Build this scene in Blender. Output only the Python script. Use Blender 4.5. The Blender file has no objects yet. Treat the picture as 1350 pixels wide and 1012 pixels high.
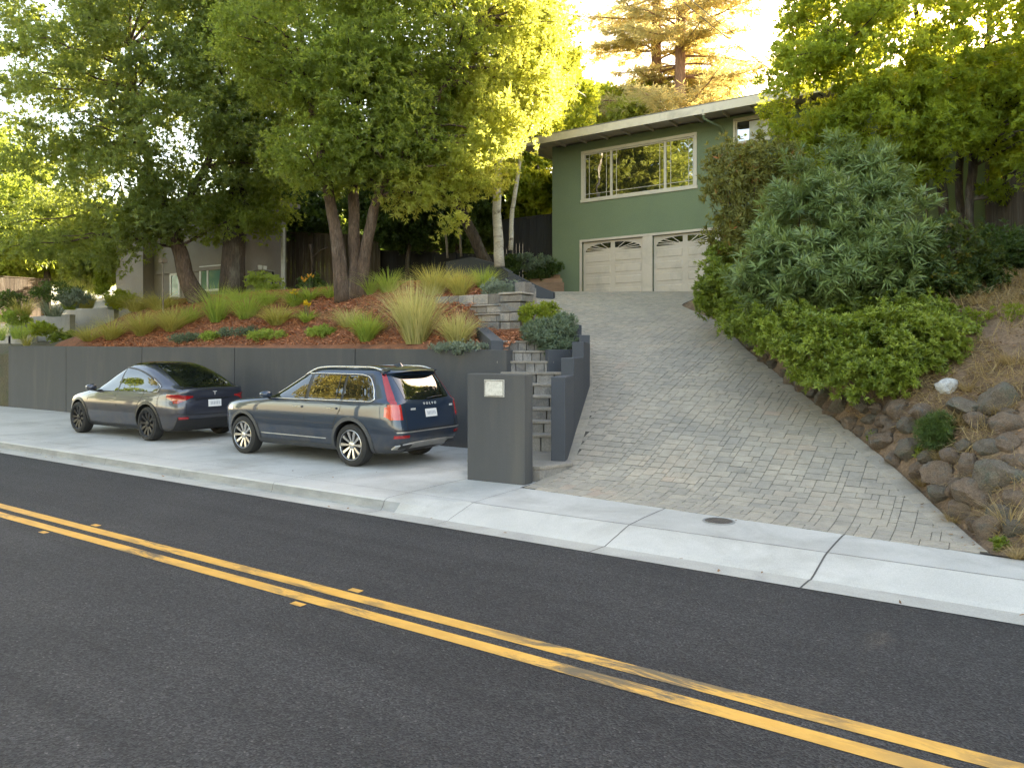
import bpy, bmesh, math, random
import numpy as np
from mathutils import Vector, Matrix, noise as mnoise

random.seed(7)
scn = bpy.context.scene
COL = scn.collection

# ------------------------------------------------------------------ camera numbers (metres, street runs along X)
FOC, CXP, HYP, CAMH = 950.0, 675.0, 465.0, 2.2
YAW = math.radians(33.14)
FW = (-math.sin(YAW), math.cos(YAW)); RT = (math.cos(YAW), math.sin(YAW))

def ray(px, py):
    s = (px - CXP) / FOC; u = (HYP - py) / FOC
    return (FW[0] + RT[0]*s, FW[1] + RT[1]*s, u)
def P(px, py, y):                      # measured point on the plane Y = y
    d = ray(px, py); t = y / d[1]
    return (d[0]*t, y, CAMH + d[2]*t)
def PD(px, py, dep):                   # measured point at a forward depth
    d = ray(px, py)
    return (d[0]*dep, d[1]*dep, CAMH + d[2]*dep)
def PZ(px, py, z):
    d = ray(px, py); t = (z - CAMH) / d[2]
    return (d[0]*t, d[1]*t, z)
def depth(x, y): return x*FW[0] + y*FW[1]
def lateral(x, y): return x*RT[0] + y*RT[1]
def sm(t):
    t = min(1.0, max(0.0, t)); return t*t*(3 - 2*t)
def lerp(a, b, t): return a + (b - a)*t
def interp(x, tab):
    if x <= tab[0][0]: return tab[0][1]
    for (a, b), (c, d) in zip(tab, tab[1:]):
        if x <= c: return b + (d - b)*(x - a)/(c - a)
    return tab[-1][1]

# ------------------------------------------------------------------ materials
def newmat(name):
    m = bpy.data.materials.new(name); m.use_nodes = True
    nt = m.node_tree
    for n in list(nt.nodes): nt.nodes.remove(n)
    out = nt.nodes.new('ShaderNodeOutputMaterial')
    return m, nt, out
def N(nt, t, **kw):
    n = nt.nodes.new(t)
    for k, v in kw.items():
        if k in n.inputs: n.inputs[k].default_value = v
        else: setattr(n, k, v)
    return n
def L(nt, a, b): nt.links.new(a, b)
def coords(nt, stretch=(1, 1, 1)):
    tc = N(nt, 'ShaderNodeTexCoord'); mp = N(nt, 'ShaderNodeMapping'); mp.inputs['Scale'].default_value = stretch
    L(nt, tc.outputs['Object'], mp.inputs['Vector']); return mp.outputs['Vector']
def mixc(nt, fac, a, b, mode='MIX'):
    n = N(nt, 'ShaderNodeMix', data_type='RGBA', blend_type=mode)
    for s, v in ((0, fac), (6, a), (7, b)):
        if hasattr(v, 'is_output'): L(nt, v, n.inputs[s])
        elif s == 0: n.inputs[0].default_value = v
        else: n.inputs[s].default_value = (*v[:3], 1)
    return n.outputs[2]
def ramp(nt, fac, stops):
    r = N(nt, 'ShaderNodeValToRGB'); e = r.color_ramp.elements
    while len(e) < len(stops): e.new(0.5)
    for el, (p, c) in zip(e, stops):
        el.position = p; el.color = (*c, 1) if len(c) == 3 else c
    L(nt, fac, r.inputs[0]); return r.outputs[0]
def noise(nt, v, scale, detail=4, rough=.55, dist=0):
    n = N(nt, 'ShaderNodeTexNoise'); n.inputs['Scale'].default_value = scale; n.inputs['Detail'].default_value = detail
    n.inputs['Roughness'].default_value = rough; n.inputs['Distortion'].default_value = dist
    if v is not None: L(nt, v, n.inputs['Vector'])
    return n.outputs['Fac']

def surf(name, a, b, scale=3, rough=.7, bump=.2, bscale=40, metal=0.0, spec=.5, stretch=(1, 1, 1), fine=.12, c=None, cscale=1, clo=.5, chi=.7, rvar=.1, attr=None, coat=0, bdist=.01, detail=6):
    """two-tone procedural surface: broad noise, fine grain, optional third stain colour, optional per-face attribute variation"""
    m, nt, out = newmat(name); v = coords(nt, stretch)
    bs = N(nt, 'ShaderNodeBsdfPrincipled')
    n1 = noise(nt, v, scale, detail, .6)
    col = mixc(nt, ramp(nt, n1, [(.3, (0, 0, 0)), (.7, (1, 1, 1))]), a, b)
    if attr:
        at = N(nt, 'ShaderNodeAttribute', attribute_name=attr)
        col = mixc(nt, 1.0, col, ramp(nt, at.outputs['Fac'], [(0, (.55,)*3), (1, (1.35,)*3)]), 'MULTIPLY')
    if c is not None:
        n3 = noise(nt, v, cscale, 5, .65, .5)
        col = mixc(nt, ramp(nt, n3, [(clo, (0, 0, 0)), (chi, (1, 1, 1))]), col, c)
    nf = noise(nt, v, bscale, 3, .7)
    col = mixc(nt, fine, col, ramp(nt, nf, [(.25, (0, 0, 0)), (.75, (1, 1, 1))]), 'OVERLAY')
    L(nt, col, bs.inputs['Base Color'])
    rr = N(nt, 'ShaderNodeMapRange'); rr.inputs[3].default_value = max(0.02, rough - rvar); rr.inputs[4].default_value = min(1, rough + rvar)
    L(nt, n1, rr.inputs[0]); L(nt, rr.outputs[0], bs.inputs['Roughness'])
    bs.inputs['Metallic'].default_value = metal; bs.inputs['Specular IOR Level'].default_value = spec
    if coat: bs.inputs['Coat Weight'].default_value = coat; bs.inputs['Coat Roughness'].default_value = .03
    if bump:
        bp = N(nt, 'ShaderNodeBump'); bp.inputs['Strength'].default_value = bump; bp.inputs['Distance'].default_value = bdist
        L(nt, nf, bp.inputs['Height']); L(nt, bp.outputs[0], bs.inputs['Normal'])
    L(nt, bs.outputs[0], out.inputs[0]); return m

def plain(name, col, rough=.5, metal=0, spec=.5, coat=0, emit=None, ior=None):
    m, nt, out = newmat(name); bs = N(nt, 'ShaderNodeBsdfPrincipled')
    v = coords(nt); n1 = noise(nt, v, 6, 4)
    c2 = tuple(x*.82 for x in col)
    L(nt, mixc(nt, ramp(nt, n1, [(.35, (0, 0, 0)), (.65, (1, 1, 1))]), col, c2), bs.inputs['Base Color'])
    bs.inputs['Roughness'].default_value = rough; bs.inputs['Metallic'].default_value = metal; bs.inputs['Specular IOR Level'].default_value = spec
    if ior: bs.inputs['IOR'].default_value = ior
    if coat: bs.inputs['Coat Weight'].default_value = coat; bs.inputs['Coat Roughness'].default_value = .03
    L(nt, bs.outputs[0], out.inputs[0]); return m

def leafmat(name, dark, light, trans, tw=.45, rough=.45, tip=None, spec=.35):
    m, nt, out = newmat(name)
    at = N(nt, 'ShaderNodeAttribute', attribute_name='var')
    st = [(0, dark), (.75, light)]
    if tip: st = [(0, dark), (.6, light), (.86, light), (.95, tip)]
    col = ramp(nt, at.outputs['Fac'], st)
    bs = N(nt, 'ShaderNodeBsdfPrincipled'); bs.inputs['Roughness'].default_value = rough; bs.inputs['Specular IOR Level'].default_value = spec
    L(nt, col, bs.inputs['Base Color'])
    tr = N(nt, 'ShaderNodeBsdfTranslucent')
    tc = mixc(nt, ramp(nt, at.outputs['Fac'], [(0, (.15,)*3), (1, (.6,)*3)]), trans, (trans[0]*1.25, trans[1]*1.05, trans[2]*.7))
    L(nt, tc, tr.inputs['Color'])
    mx = N(nt, 'ShaderNodeMixShader'); mx.inputs[0].default_value = tw
    L(nt, bs.outputs[0], mx.inputs[1]); L(nt, tr.outputs[0], mx.inputs[2]); L(nt, mx.outputs[0], out.inputs[0]); return m

def glassmat(name, tint=(.01, .012, .014), ior=1.9, rough=.015, wavy=0.0):
    m, nt, out = newmat(name)
    df = N(nt, 'ShaderNodeBsdfDiffuse'); df.inputs['Color'].default_value = (*tint, 1)
    gl = N(nt, 'ShaderNodeBsdfGlossy'); gl.inputs['Roughness'].default_value = rough; gl.inputs['Color'].default_value = (.95, .97, 1, 1)
    fr = N(nt, 'ShaderNodeFresnel'); fr.inputs['IOR'].default_value = ior
    if wavy:
        v = coords(nt); nn = noise(nt, v, 1.1, 2); bp = N(nt, 'ShaderNodeBump'); bp.inputs['Strength'].default_value = wavy; bp.inputs['Distance'].default_value = .05
        L(nt, nn, bp.inputs['Height']); L(nt, bp.outputs[0], gl.inputs['Normal']); L(nt, bp.outputs[0], fr.inputs['Normal'])
    mx = N(nt, 'ShaderNodeMixShader'); L(nt, fr.outputs[0], mx.inputs[0]); L(nt, df.outputs[0], mx.inputs[1]); L(nt, gl.outputs[0], mx.inputs[2])
    L(nt, mx.outputs[0], out.inputs[0]); return m

# ------------------------------------------------------------------ mesh builder
class MB:
    def __init__(s): s.v = []; s.f = []; s.a = []
    def add(s, vs, fs, var=None):
        o = len(s.v); s.v += [tuple(p) for p in vs]
        for f in fs: s.f.append([i + o for i in f]); s.a.append(.5 if var is None else var)
        return s
    def box(s, x0, x1, y0, y1, z0, z1, var=None):
        vs = [(x, y, z) for z in (z0, z1) for y in (y0, y1) for x in (x0, x1)]
        return s.add(vs, [(0, 2, 3, 1), (4, 5, 7, 6), (0, 1, 5, 4), (2, 6, 7, 3), (0, 4, 6, 2), (1, 3, 7, 5)], var)
    def obox(s, o, ax, ay, az, var=None):       # oriented box: origin corner + three edge vectors
        o, ax, ay, az = map(Vector, (o, ax, ay, az))
        vs = [o + ax*i + ay*j + az*k for k in (0, 1) for j in (0, 1) for i in (0, 1)]
        return s.add(vs, [(0, 2, 3, 1), (4, 5, 7, 6), (0, 1, 5, 4), (2, 6, 7, 3), (0, 4, 6, 2), (1, 3, 7, 5)], var)
    def prism(s, poly, z0, z1, var=None):       # vertical prism over an XY polygon; z1 may be a function
        n = len(poly); zt = z1 if callable(z1) else (lambda x, y: z1)
        vs = [(x, y, z0) for x, y in poly] + [(x, y, zt(x, y)) for x, y in poly]
        return s.add(vs, [tuple(range(n))[::-1], tuple(range(n, 2*n))] + [(i, (i+1) % n, n + (i+1) % n, n + i) for i in range(n)], var)
    def tube(s, pts, rad, k=8, cap=True, var=None, jit=0):
        pts = [Vector(p) for p in pts]
        if not hasattr(rad, '__len__'): rad = [rad]*len(pts)
        vs = []; fs = []; up = Vector((.13, .27, 1)).normalized(); prev = None
        for i, p in enumerate(pts):
            d = (pts[min(i+1, len(pts)-1)] - pts[max(i-1, 0)]).normalized()
            if prev is None:
                u = d.cross(up)
                if u.length < .05: u = d.cross(Vector((1, 0, 0)))
                u.normalize()
            else:
                u = (prev - d*prev.dot(d)).normalized()
            prev = u; w = d.cross(u)
            for j in range(k):
                t = 2*math.pi*j/k; r = rad[i]*(1 + (jit*(mnoise.noise(Vector((p.x*1.7 + math.cos(t), p.y*1.7 + math.sin(t), p.z*.8))) if jit else 0)))
                vs.append(p + (u*math.cos(t) + w*math.sin(t))*r)
        for i in range(len(pts)-1):
            for j in range(k):
                a = i*k + j; b = i*k + (j+1) % k
                fs.append((a, b, b + k, a + k))
        if cap: fs.append(tuple(range(k))[::-1]); fs.append(tuple(range((len(pts)-1)*k, len(pts)*k)))
        return s.add(vs, fs, var)
    def grid(s, fn, nu, nv, var=None, flip=False):
        vs = [fn(i/nu, j/nv) for j in range(nv+1) for i in range(nu+1)]
        fs = []
        for j in range(nv):
            for i in range(nu):
                a = j*(nu+1) + i; q = (a, a+1, a+nu+2, a+nu+1); fs.append(q[::-1] if flip else q)
        return s.add(vs, fs, var)
    def build(s, name, mat, parent=None, smooth=False, bevel=0, sharp=None, attr=False, loc=None):
        me = bpy.data.meshes.new(name); me.from_pydata(s.v, [], s.f); me.update()
        bm = bmesh.new(); bm.from_mesh(me)
        lay = None
        if attr:
            lay = bm.faces.layers.float.new('var')
            for f, a in zip(bm.faces, s.a): f[lay] = a
        bmesh.ops.recalc_face_normals(bm, faces=bm.faces)
        if bevel:
            es = [e for e in bm.edges if e.is_manifold and e.calc_face_angle(0) > .5]
            bmesh.ops.bevel(bm, geom=es, offset=bevel, segments=2, affect='EDGES', profile=.6, clamp_overlap=True)
        bm.to_mesh(me); bm.free()
        if smooth:
            me.polygons.foreach_set('use_smooth', [True]*len(me.polygons))
            if sharp: me.set_sharp_from_angle(angle=math.radians(sharp))
        o = bpy.data.objects.new(name, me); COL.objects.link(o)
        if mat: me.materials.append(mat)
        if parent: o.parent = parent
        if loc: o.location = loc
        return o

def npmesh(name, V, F4, mat, parent=None, var=None, smooth=False):
    """fast quad mesh from numpy arrays"""
    me = bpy.data.meshes.new(name); nv, nf = len(V), len(F4)
    me.vertices.add(nv); me.vertices.foreach_set('co', np.ascontiguousarray(V, dtype=np.float32).ravel())
    me.loops.add(nf*4); me.loops.foreach_set('vertex_index', np.ascontiguousarray(F4, dtype=np.int32).ravel())
    me.polygons.add(nf); me.polygons.foreach_set('loop_start', np.arange(0, nf*4, 4, dtype=np.int32))
    me.polygons.foreach_set('use_smooth', np.full(nf, smooth, dtype=bool))
    me.update(calc_edges=True)
    if var is not None:
        at = me.attributes.new('var', 'FLOAT', 'FACE'); at.data.foreach_set('value', np.ascontiguousarray(var, dtype=np.float32))
    o = bpy.data.objects.new(name, me); COL.objects.link(o)
    me.materials.append(mat)
    if parent: o.parent = parent
    return o

def tag(o, label=None, cat=None, group=None, kind=None):
    if label: o['label'] = label
    if cat: o['category'] = cat
    if group: o['group'] = group
    if kind: o['kind'] = kind
    return o
def thing(name, label, cat, loc=(0, 0, 0), rz=0, group=None):
    o = bpy.data.objects.new(name, None); COL.objects.link(o); o.empty_display_size = .2
    o.location = loc; o.rotation_euler = (0, 0, rz)
    return tag(o, label, cat, group)
def dup_tree(o, parent=None):
    c = o.copy(); COL.objects.link(c)
    if parent: c.parent = parent
    for ch in list(o.children): dup_tree(ch, c)
    return c

# ------------------------------------------------------------------ leaves
def unit(a): return a / np.maximum(np.linalg.norm(a, axis=-1, keepdims=True), 1e-9)
def leaf_arrays(cen, dirs, k, length, width, rng, spread=(.3, 1.2), cvar=None, fold=.18, curl=.0, off=.35):
    """k leaves round every cluster tip: a folded lozenge of two quads each"""
    n = len(cen)
    D = unit(dirs)[:, None, :].repeat(k, 1).reshape(-1, 3)
    C = cen[:, None, :].repeat(k, 1).reshape(-1, 3)
    m = n*k
    R = unit(rng.normal(size=(m, 3))); perp = unit(R - D*(R*D).sum(1, keepdims=True))
    th = rng.uniform(spread[0], spread[1], (m, 1))
    ld = D*np.cos(th) + perp*np.sin(th)
    B = C - D*(rng.uniform(0, off, (m, 1))*length) 
    Ln = length*rng.uniform(.65, 1.2, (m, 1)); Wn = width*rng.uniform(.75, 1.2, (m, 1))
    side = unit(np.cross(ld, D + .35*rng.normal(size=(m, 3)) + np.array([0, 0, .25]))); nrm = np.cross(side, ld)
    mid = B + ld*Ln*.5; tipv = B + ld*Ln - nrm*(curl*Ln)
    a = mid + side*Wn*.5 + nrm*(fold*Wn); b = mid - side*Wn*.5 + nrm*(fold*Wn)
    b0 = B + ld*Ln*.03
    V = np.stack([b0, a, tipv, b, mid], 1)                 # 5 verts
    V = V.reshape(-1, 3)
    base = np.arange(m)[:, None]*5
    F = np.concatenate([base + np.array([[0, 4, 2, 1]]), base + np.array([[0, 3, 2, 4]])], 1).reshape(-1, 4)
    cv = rng.uniform(0, 1, n) if cvar is None else cvar
    lv = np.clip(cv[:, None]*.6 + rng.uniform(0, .4, (n, k)), 0, 1).reshape(-1)
    return V, F, lv.repeat(2)

def crown_points(blobs, nclump, per, clump_r, rng, shell=.75, flat=.75):
    """clumps inside ellipsoids, then twig tips in every clump"""
    w = np.array([(b[1][0]*b[1][1]*b[1][2])**(2/3) for b in blobs]); w = w/w.sum()
    idx = rng.choice(len(blobs), nclump, p=w)
    bc = np.array([b[0] for b in blobs])[idx]; br = np.array([b[1] for b in blobs])[idx]
    u = unit(rng.normal(size=(nclump, 3))); r = rng.uniform(0, 1, (nclump, 1))**(1/3.); r = shell*np.sqrt(r) + (1-shell)*r
    cc = bc + u*r*br
    cr = clump_r*rng.uniform(.5, 1.35, (nclump, 1))
    k = per
    du = unit(rng.normal(size=(nclump, k, 3))); rr = rng.uniform(0, 1, (nclump, k, 1))**.5
    pts = cc[:, None, :] + du*rr*cr[:, None, :]*np.array([1, 1, flat])
    dirs = du*.9 + unit(cc - bc)[:, None, :]*.6 + rng.normal(size=(nclump, k, 3))*.3
    cvar = np.clip(rng.uniform(0, 1, (nclump, 1)) + rng.normal(size=(nclump, k))*.15, 0, 1)
    return cc, pts.reshape(-1, 3), dirs.reshape(-1, 3), cvar.reshape(-1)

def crown(name, blobs, nclump, per, k, length, width, mat, parent, seed, clump_r=.6, spread=(.3, 1.2), up=.15, curl=.1, shell=.75, flat=.75, off=.35):
    rng = np.random.default_rng(seed)
    cc, pts, dirs, cv = crown_points(blobs, nclump, per, clump_r, rng, shell, flat)
    dirs = dirs + np.array([0, 0, up])
    V, F, lv = leaf_arrays(pts, dirs, k, length, width, rng, spread, cv, curl=curl, off=off)
    npmesh(name, V, F, mat, parent, lv)
    return cc
def pblob(px, py, dep, rpx, rpy, rd=None):     # ellipsoid measured on the photo at a forward depth
    c = PD(px, py, dep); rx = rpx*dep/FOC; rz = rpy*dep/FOC
    rd = rd or (rx + rz)/2
    return (c, (max(rx*.9, .2), max(rd, .2), rz))
def limb_path(a, b, rng, n=5, wob=.12, sag=.0):
    a, b = Vector(a), Vector(b); L_ = (b - a).length; pts = []
    for i in range(n + 1):
        t = i/n; p = a.lerp(b, t); p.z += math.sin(t*math.pi)*L_*sag
        if 0 < i < n: p += Vector(rng.normal(size=3))*L_*wob*.4*(1 - abs(2*t - 1))
        pts.append(p)
    return pts
# ------------------------------------------------------------------ driveway surface
DC, ZPAD, ZWALK = 25.4, 4.34, .15
def ease(u):
    # slope ramps up over the first 14 % and eases off over the last 8 %
    a, b = .14, .08; tot = 1 - a/2 - b/2
    u = min(1, max(0, u))
    if u < a: s = u*u/(2*a)
    elif u < 1 - b: s = a/2 + (u - a)
    else: s = a/2 + (1 - b - a) + (b/2 - (1 - u)**2/(2*b))
    return s/tot
def zdrv(x, y):
    r = lateral(x, y); d = depth(x, y); d0 = 10.9 - .72*(r - .255)
    return ZWALK + (ZPAD - ZWALK)*ease((d - d0)/(DC - d0))
def hit(px, py, fn, d0=5, d1=60):
    """march the sight line through a photo pixel to the surface fn(x, y)"""
    D = ray(px, py); prev = d0
    n = 400
    for i in range(n + 1):
        t = d0 + (d1 - d0)*i/n
        if CAMH + D[2]*t <= fn(D[0]*t, D[1]*t):
            lo, hi = prev, t
            for _ in range(30):
                mid = (lo + hi)/2
                if CAMH + D[2]*mid <= fn(D[0]*mid, D[1]*mid): hi = mid
                else: lo = mid
            return (D[0]*hi, D[1]*hi)
        prev = t
    return (D[0]*d1, D[1]*d1)
def yback(x): return 9.0 if x > 1 else 9.0 - .085*(x + 2.9) if x > -6 else 9.26      # back edge of the pavement at the drive
RE = [hit(px, py, zdrv) for px, py in ((1318, 738), (1270, 698), (1215, 648), (1165, 603), (1100, 551), (1040, 504), (985, 461), (950, 425))]
RE += [(-7.75, 21.3), (-7.6, 25.2)]
LE = [(-5.86, 9.30), hit(728, 622, zdrv), hit(745, 597, zdrv), hit(760, 567, zdrv), hit(772, 535, zdrv), hit(779, 498, zdrv), hit(779, 470, zdrv), hit(772, 446, zdrv), hit(757, 428, zdrv)]
LE = LE[:3] + [(a - d_, c) for (a, c), d_ in zip(LE[3:], (.06, .10, .22, .24, .22, .15))]
LE += [(-12.6, 19.0), (-14.3, 21.4), (-14.9, 25.2)]
print('RE', [(round(a, 2), round(b, 2), round(zdrv(a, b), 2)) for a, b in RE]); print('LE', [(round(a, 2), round(b, 2), round(zdrv(a, b), 2)) for a, b in LE])
def xr_at(y): return interp(y, [(p[1], p[0]) for p in RE])
def xl_at(y): return interp(y, [(p[1], p[0]) for p in LE])

# ------------------------------------------------------------------ setting materials
def asphalt_mat():
    m, nt, out = newmat('asphalt'); v = coords(nt)
    bs = N(nt, 'ShaderNodeBsdfPrincipled')
    vo = N(nt, 'ShaderNodeTexVoronoi'); vo.inputs['Scale'].default_value = 82; L(nt, v, vo.inputs['Vector'])
    sp = ramp(nt, vo.outputs['Color'], [(.0, (.010, .010, .011)), (.5, (.030, .030, .032)), (.88, (.056, .056, .058)), (1, (.12, .117, .113))])
    big = noise(nt, v, .45, 6, .62, .6)
    col = mixc(nt, .8, sp, ramp(nt, big, [(.3, (.78, .78, .80)), (.7, (1.2, 1.19, 1.18))]), 'MULTIPLY')
    vs = coords(nt, (.12, 1.6, 1)); st = noise(nt, vs, 1.3, 5, .6, .3)
    col = mixc(nt, .85, col, ramp(nt, st, [(.3, (.75, .75, .76)), (.72, (1.3, 1.29, 1.27))]), 'MULTIPLY')
    sc = noise(nt, coords(nt, (.5, 2.2, 1)), 1.1, 8, .75, 1.2)
    col = mixc(nt, ramp(nt, sc, [(.61, (0, 0, 0)), (.8, (.42, .42, .42))]), col, (.12, .117, .11))
    L(nt, col, bs.inputs['Base Color']); bs.inputs['Roughness'].default_value = .82; bs.inputs['Specular IOR Level'].default_value = .35
    bp = N(nt, 'ShaderNodeBump'); bp.inputs['Strength'].default_value = .9; bp.inputs['Distance'].default_value = .010
    L(nt, vo.outputs['Distance'], bp.inputs['Height']); L(nt, bp.outputs[0], bs.inputs['Normal'])
    L(nt, bs.outputs[0], out.inputs[0]); return m
def paint_mat():
    m, nt, out = newmat('yellow_road_paint'); v = coords(nt)
    bs = N(nt, 'ShaderNodeBsdfPrincipled')
    n1 = noise(nt, v, 5, 6, .7); col = mixc(nt, ramp(nt, n1, [(.3, (0, 0, 0)), (.7, (1, 1, 1))]), (.56, .30, .045), (.66, .38, .075))
    w = noise(nt, coords(nt, (.55, 2.2, 1)), 2.4, 9, .78, .8); big = noise(nt, v, .55, 3, .5)
    wm = N(nt, 'ShaderNodeMath', operation='MULTIPLY'); L(nt, ramp(nt, w, [(.46, (0, 0, 0)), (.56, (1, 1, 1))]), wm.inputs[0]); L(nt, ramp(nt, big, [(.46, (.15,)*3), (.56, (1, 1, 1))]), wm.inputs[1])
    col = mixc(nt, wm.outputs[0], col, (.11, .085, .05))
    L(nt, col, bs.inputs['Base Color']); bs.inputs['Roughness'].default_value = .6
    g = noise(nt, v, 130, 2); bp = N(nt, 'ShaderNodeBump'); bp.inputs['Strength'].default_value = .5; bp.inputs['Distance'].default_value = .004
    L(nt, g, bp.inputs['Height']); L(nt, bp.outputs[0], bs.inputs['Normal']); L(nt, bs.outputs[0], out.inputs[0]); return m
M = {}
M['asphalt'] = asphalt_mat(); M['paint'] = paint_mat()
M['concrete'] = surf('pale_concrete', (.40, .395, .375), (.48, .47, .445), 1.1, .8, .25, 90, c=(.27, .26, .235), cscale=.75, clo=.48, chi=.82, fine=.18, bdist=.004)
M['kerb'] = surf('kerb_concrete', (.20, .205, .205), (.33, .33, .32), 2.2, .85, .3, 60, c=(.2, .2, .2), cscale=1.6, clo=.5, chi=.75, stretch=(1, 1, 3), bdist=.004)
M['groove'] = plain('joint_dirt', (.09, .085, .08), .95)
def paver_mat():
    m, nt, out = newmat('concrete_pavers'); v = coords(nt); bs = N(nt, 'ShaderNodeBsdfPrincipled')
    at = N(nt, 'ShaderNodeAttribute', attribute_name='var')
    col = ramp(nt, at.outputs['Fac'], [(0, (.255, .24, .215)), (.35, (.31, .285, .245)), (.62, (.345, .312, .262)), (.82, (.365, .318, .26)), (1, (.40, .29, .23))])
    big = noise(nt, v, .7, 5, .6, .5); col = mixc(nt, 1.0, col, ramp(nt, big, [(.3, (.84, .85, .86)), (.7, (1.12, 1.1, 1.06))]), 'MULTIPLY')
    st = noise(nt, v, 6, 6, .7); col = mixc(nt, 1.0, col, ramp(nt, st, [(.3, (.82,)*3), (.7, (1.12,)*3)]), 'MULTIPLY')
    nf = noise(nt, v, 75, 3, .7); col = mixc(nt, .22, col, ramp(nt, nf, [(.25, (0, 0, 0)), (.75, (1, 1, 1))]), 'OVERLAY')
    L(nt, col, bs.inputs['Base Color']); bs.inputs['Roughness'].default_value = .85; bs.inputs['Specular IOR Level'].default_value = .3
    bp = N(nt, 'ShaderNodeBump'); bp.inputs['Strength'].default_value = .4; bp.inputs['Distance'].default_value = .005; L(nt, nf, bp.inputs['Height']); L(nt, bp.outputs[0], bs.inputs['Normal'])
    L(nt, bs.outputs[0], out.inputs[0]); return m
M['paver'] = paver_mat()
M['sand'] = plain('joint_sand', (.075, .068, .058), .95)
M['mulch'] = surf('mulch_soil', (.19, .075, .038), (.30, .13, .065), 5, .95, 1, 45, c=(.11, .05, .03), cscale=2.2, fine=.5, bdist=.03)
M['chips'] = surf('bark_chips', (.36, .14, .065), (.55, .25, .12), 9, .85, .3, 60, attr='var')
M['soil'] = surf('dry_soil', (.15, .098, .062), (.25, .175, .11), 2.5, .95, 1, 30, c=(.12, .085, .06), cscale=1.3, fine=.5, bdist=.03)
M['earth'] = surf('dark_earth', (.06, .05, .03), (.10, .09, .045), 1, .95, .8, 12, c=(.045, .06, .02), cscale=.4, fine=.4, bdist=.04)  # dark brown ground with greenish patches

# ------------------------------------------------------------------ ground, road, markings
def terr_left(x, y):
    z = interp(y, [(12.3, 2.2), (12.9, 2.45), (14, 3.15), (15.3, 3.84), (16, 4.15), (17, 4.40), (19, 4.55), (24, 4.6), (30, 5.2), (45, 8.5), (70, 14), (120, 24)])
    if x > -10.5 and y < 17:
        lo = interp(y, [(12.3, 2.15), (13, 2.35), (14.45, 2.72), (14.9, 3.55), (17, 3.9)])
        z = lerp(z, lo, sm((x + 12.0)/1.5))
    if x < -27:
        far = interp(y, [(12.3, 2.0), (13.2, 2.5), (15, 2.7), (17, 3.3), (20, 3.7), (26, 4.2), (45, 8), (120, 24)])
        z = lerp(z, far, sm((-27 - x)/4))
    if y > 14.5 and x > -15 and y < 25: z = min(z, zdrv(xl_at(y), y) + .06 + .5*max(0, xl_at(y) - .3 - x))
    return z
def zright_base(x, y): return interp(y, [(8.4, .12), (9.0, .20), (9.6, .75), (10.6, 1.45), (12, 2.15), (14, 2.98), (17, 3.8), (22, 4.4), (30, 5.3), (45, 8.5), (70, 14), (120, 24)])
def terr_right(x, y):
    e = x - xr_at(y)
    if e < 0: return zdrv(x, y) - .15
    ze = zdrv(xr_at(y), y); near = ze - .03 + .62*sm(e/.55)*sm((y - 8.7)/2.0)*(1 - .85*sm((y - 15.5)/4)) + .18*e
    return max(lerp(near, zright_base(x, y), sm((e - .3)/2.6)), .1)
def lumps(x, y, s=.05): return s*mnoise.noise(Vector((x*1.3, y*1.3, .5))) + s*.5*mnoise.noise(Vector((x*4, y*4, 3)))

b = MB(); b.grid(lambda u, v: (lerp(-400, 400, u), lerp(-400, 400, v), -.35), 8, 8)
tag(b.build('ground', M['earth']), kind='structure')
b = MB(); b.grid(lambda u, v: (lerp(-160, 120, u), lerp(-2.6, 7.11, v), .035*math.sin(math.pi*min(1, max(0, v*.95))) - .0), 40, 12)
tag(b.build('road', M['asphalt'], smooth=True), kind='structure')
def zroad(y): return .035*math.sin(math.pi*min(1, max(0, (y + 2.6)/9.71*.95)))
b = MB()
yj = lambda x, s: .006*mnoise.noise(Vector((x*1.3, s, 0)))
for y0, y1 in ((4.275, 4.415), (4.525, 4.665)):
    b.grid(lambda u, v: (lerp(-150, 110, u), lerp(y0, y1, v) + yj(lerp(-150, 110, u), y0 + v*9), zroad(lerp(y0, y1, v)) + .004), 900, 1)
for x in (-9.35, -4.8, -13.9):
    for ya, yb_, dx in ((4.70, 4.77, .0), (4.165, 4.235, -.15)):
        b.grid(lambda u, v: (x + dx + lerp(-.07, .07, u), lerp(ya, yb_, v), zroad(ya) + .0045), 2, 1)
tag(b.build('road_marking', M['paint']), kind='structure')
# pavement: kerb on the left, dropped apron at the driveway
def apron(x): return 1 - sm((-x - 5.9)/1.5)            # 0 kerb .. 1 dropped
def walk_section(x):
    a = apron(x); yb_ = 12.47 if x < -5.9 else yback(x)
    return [(7.1, .012), (7.40, .0), (7.44, .002), (lerp(7.462, 7.52, a), lerp(.03, .03, a)), (lerp(7.485, 7.72, a), lerp(.13, .075, a)), (lerp(7.51, 7.9, a), lerp(.148, .118, a)), (lerp(7.56, 7.99, a), lerp(.152, .142, a)), (8.4, .15), (8.8, .15), (yb_, .15)]
xs = [-120, -80, -60, -45] + [-40 + i*.5 for i in range(64)] + [-8 + i*.15 for i in range(24)] + [-4.4 + i*.4 for i in range(30)] + [10, 20, 40, 80]
xs = sorted(set([x for x in xs if abs(x + 5.9) > .08] + [-5.9001, -5.8999]))
b = MB(); bk = MB(); bg = MB()
for x0, x1 in zip(xs, xs[1:]):
    s0, s1 = walk_section(x0), walk_section(x1)
    for i in range(len(s0) - 1):
        q = [(x0, *s0[i]), (x1, *s1[i]), (x1, *s1[i+1]), (x0, *s0[i+1])]
        tgt = bg if i < 2 else bk if (i in (2, 3) and apron((x0 + x1)/2) < .42) else b
        tgt.add(q, [(0, 1, 2, 3)])
pv = tag(b.build('pavement', M['concrete'], smooth=True, sharp=35), kind='structure')
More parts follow.
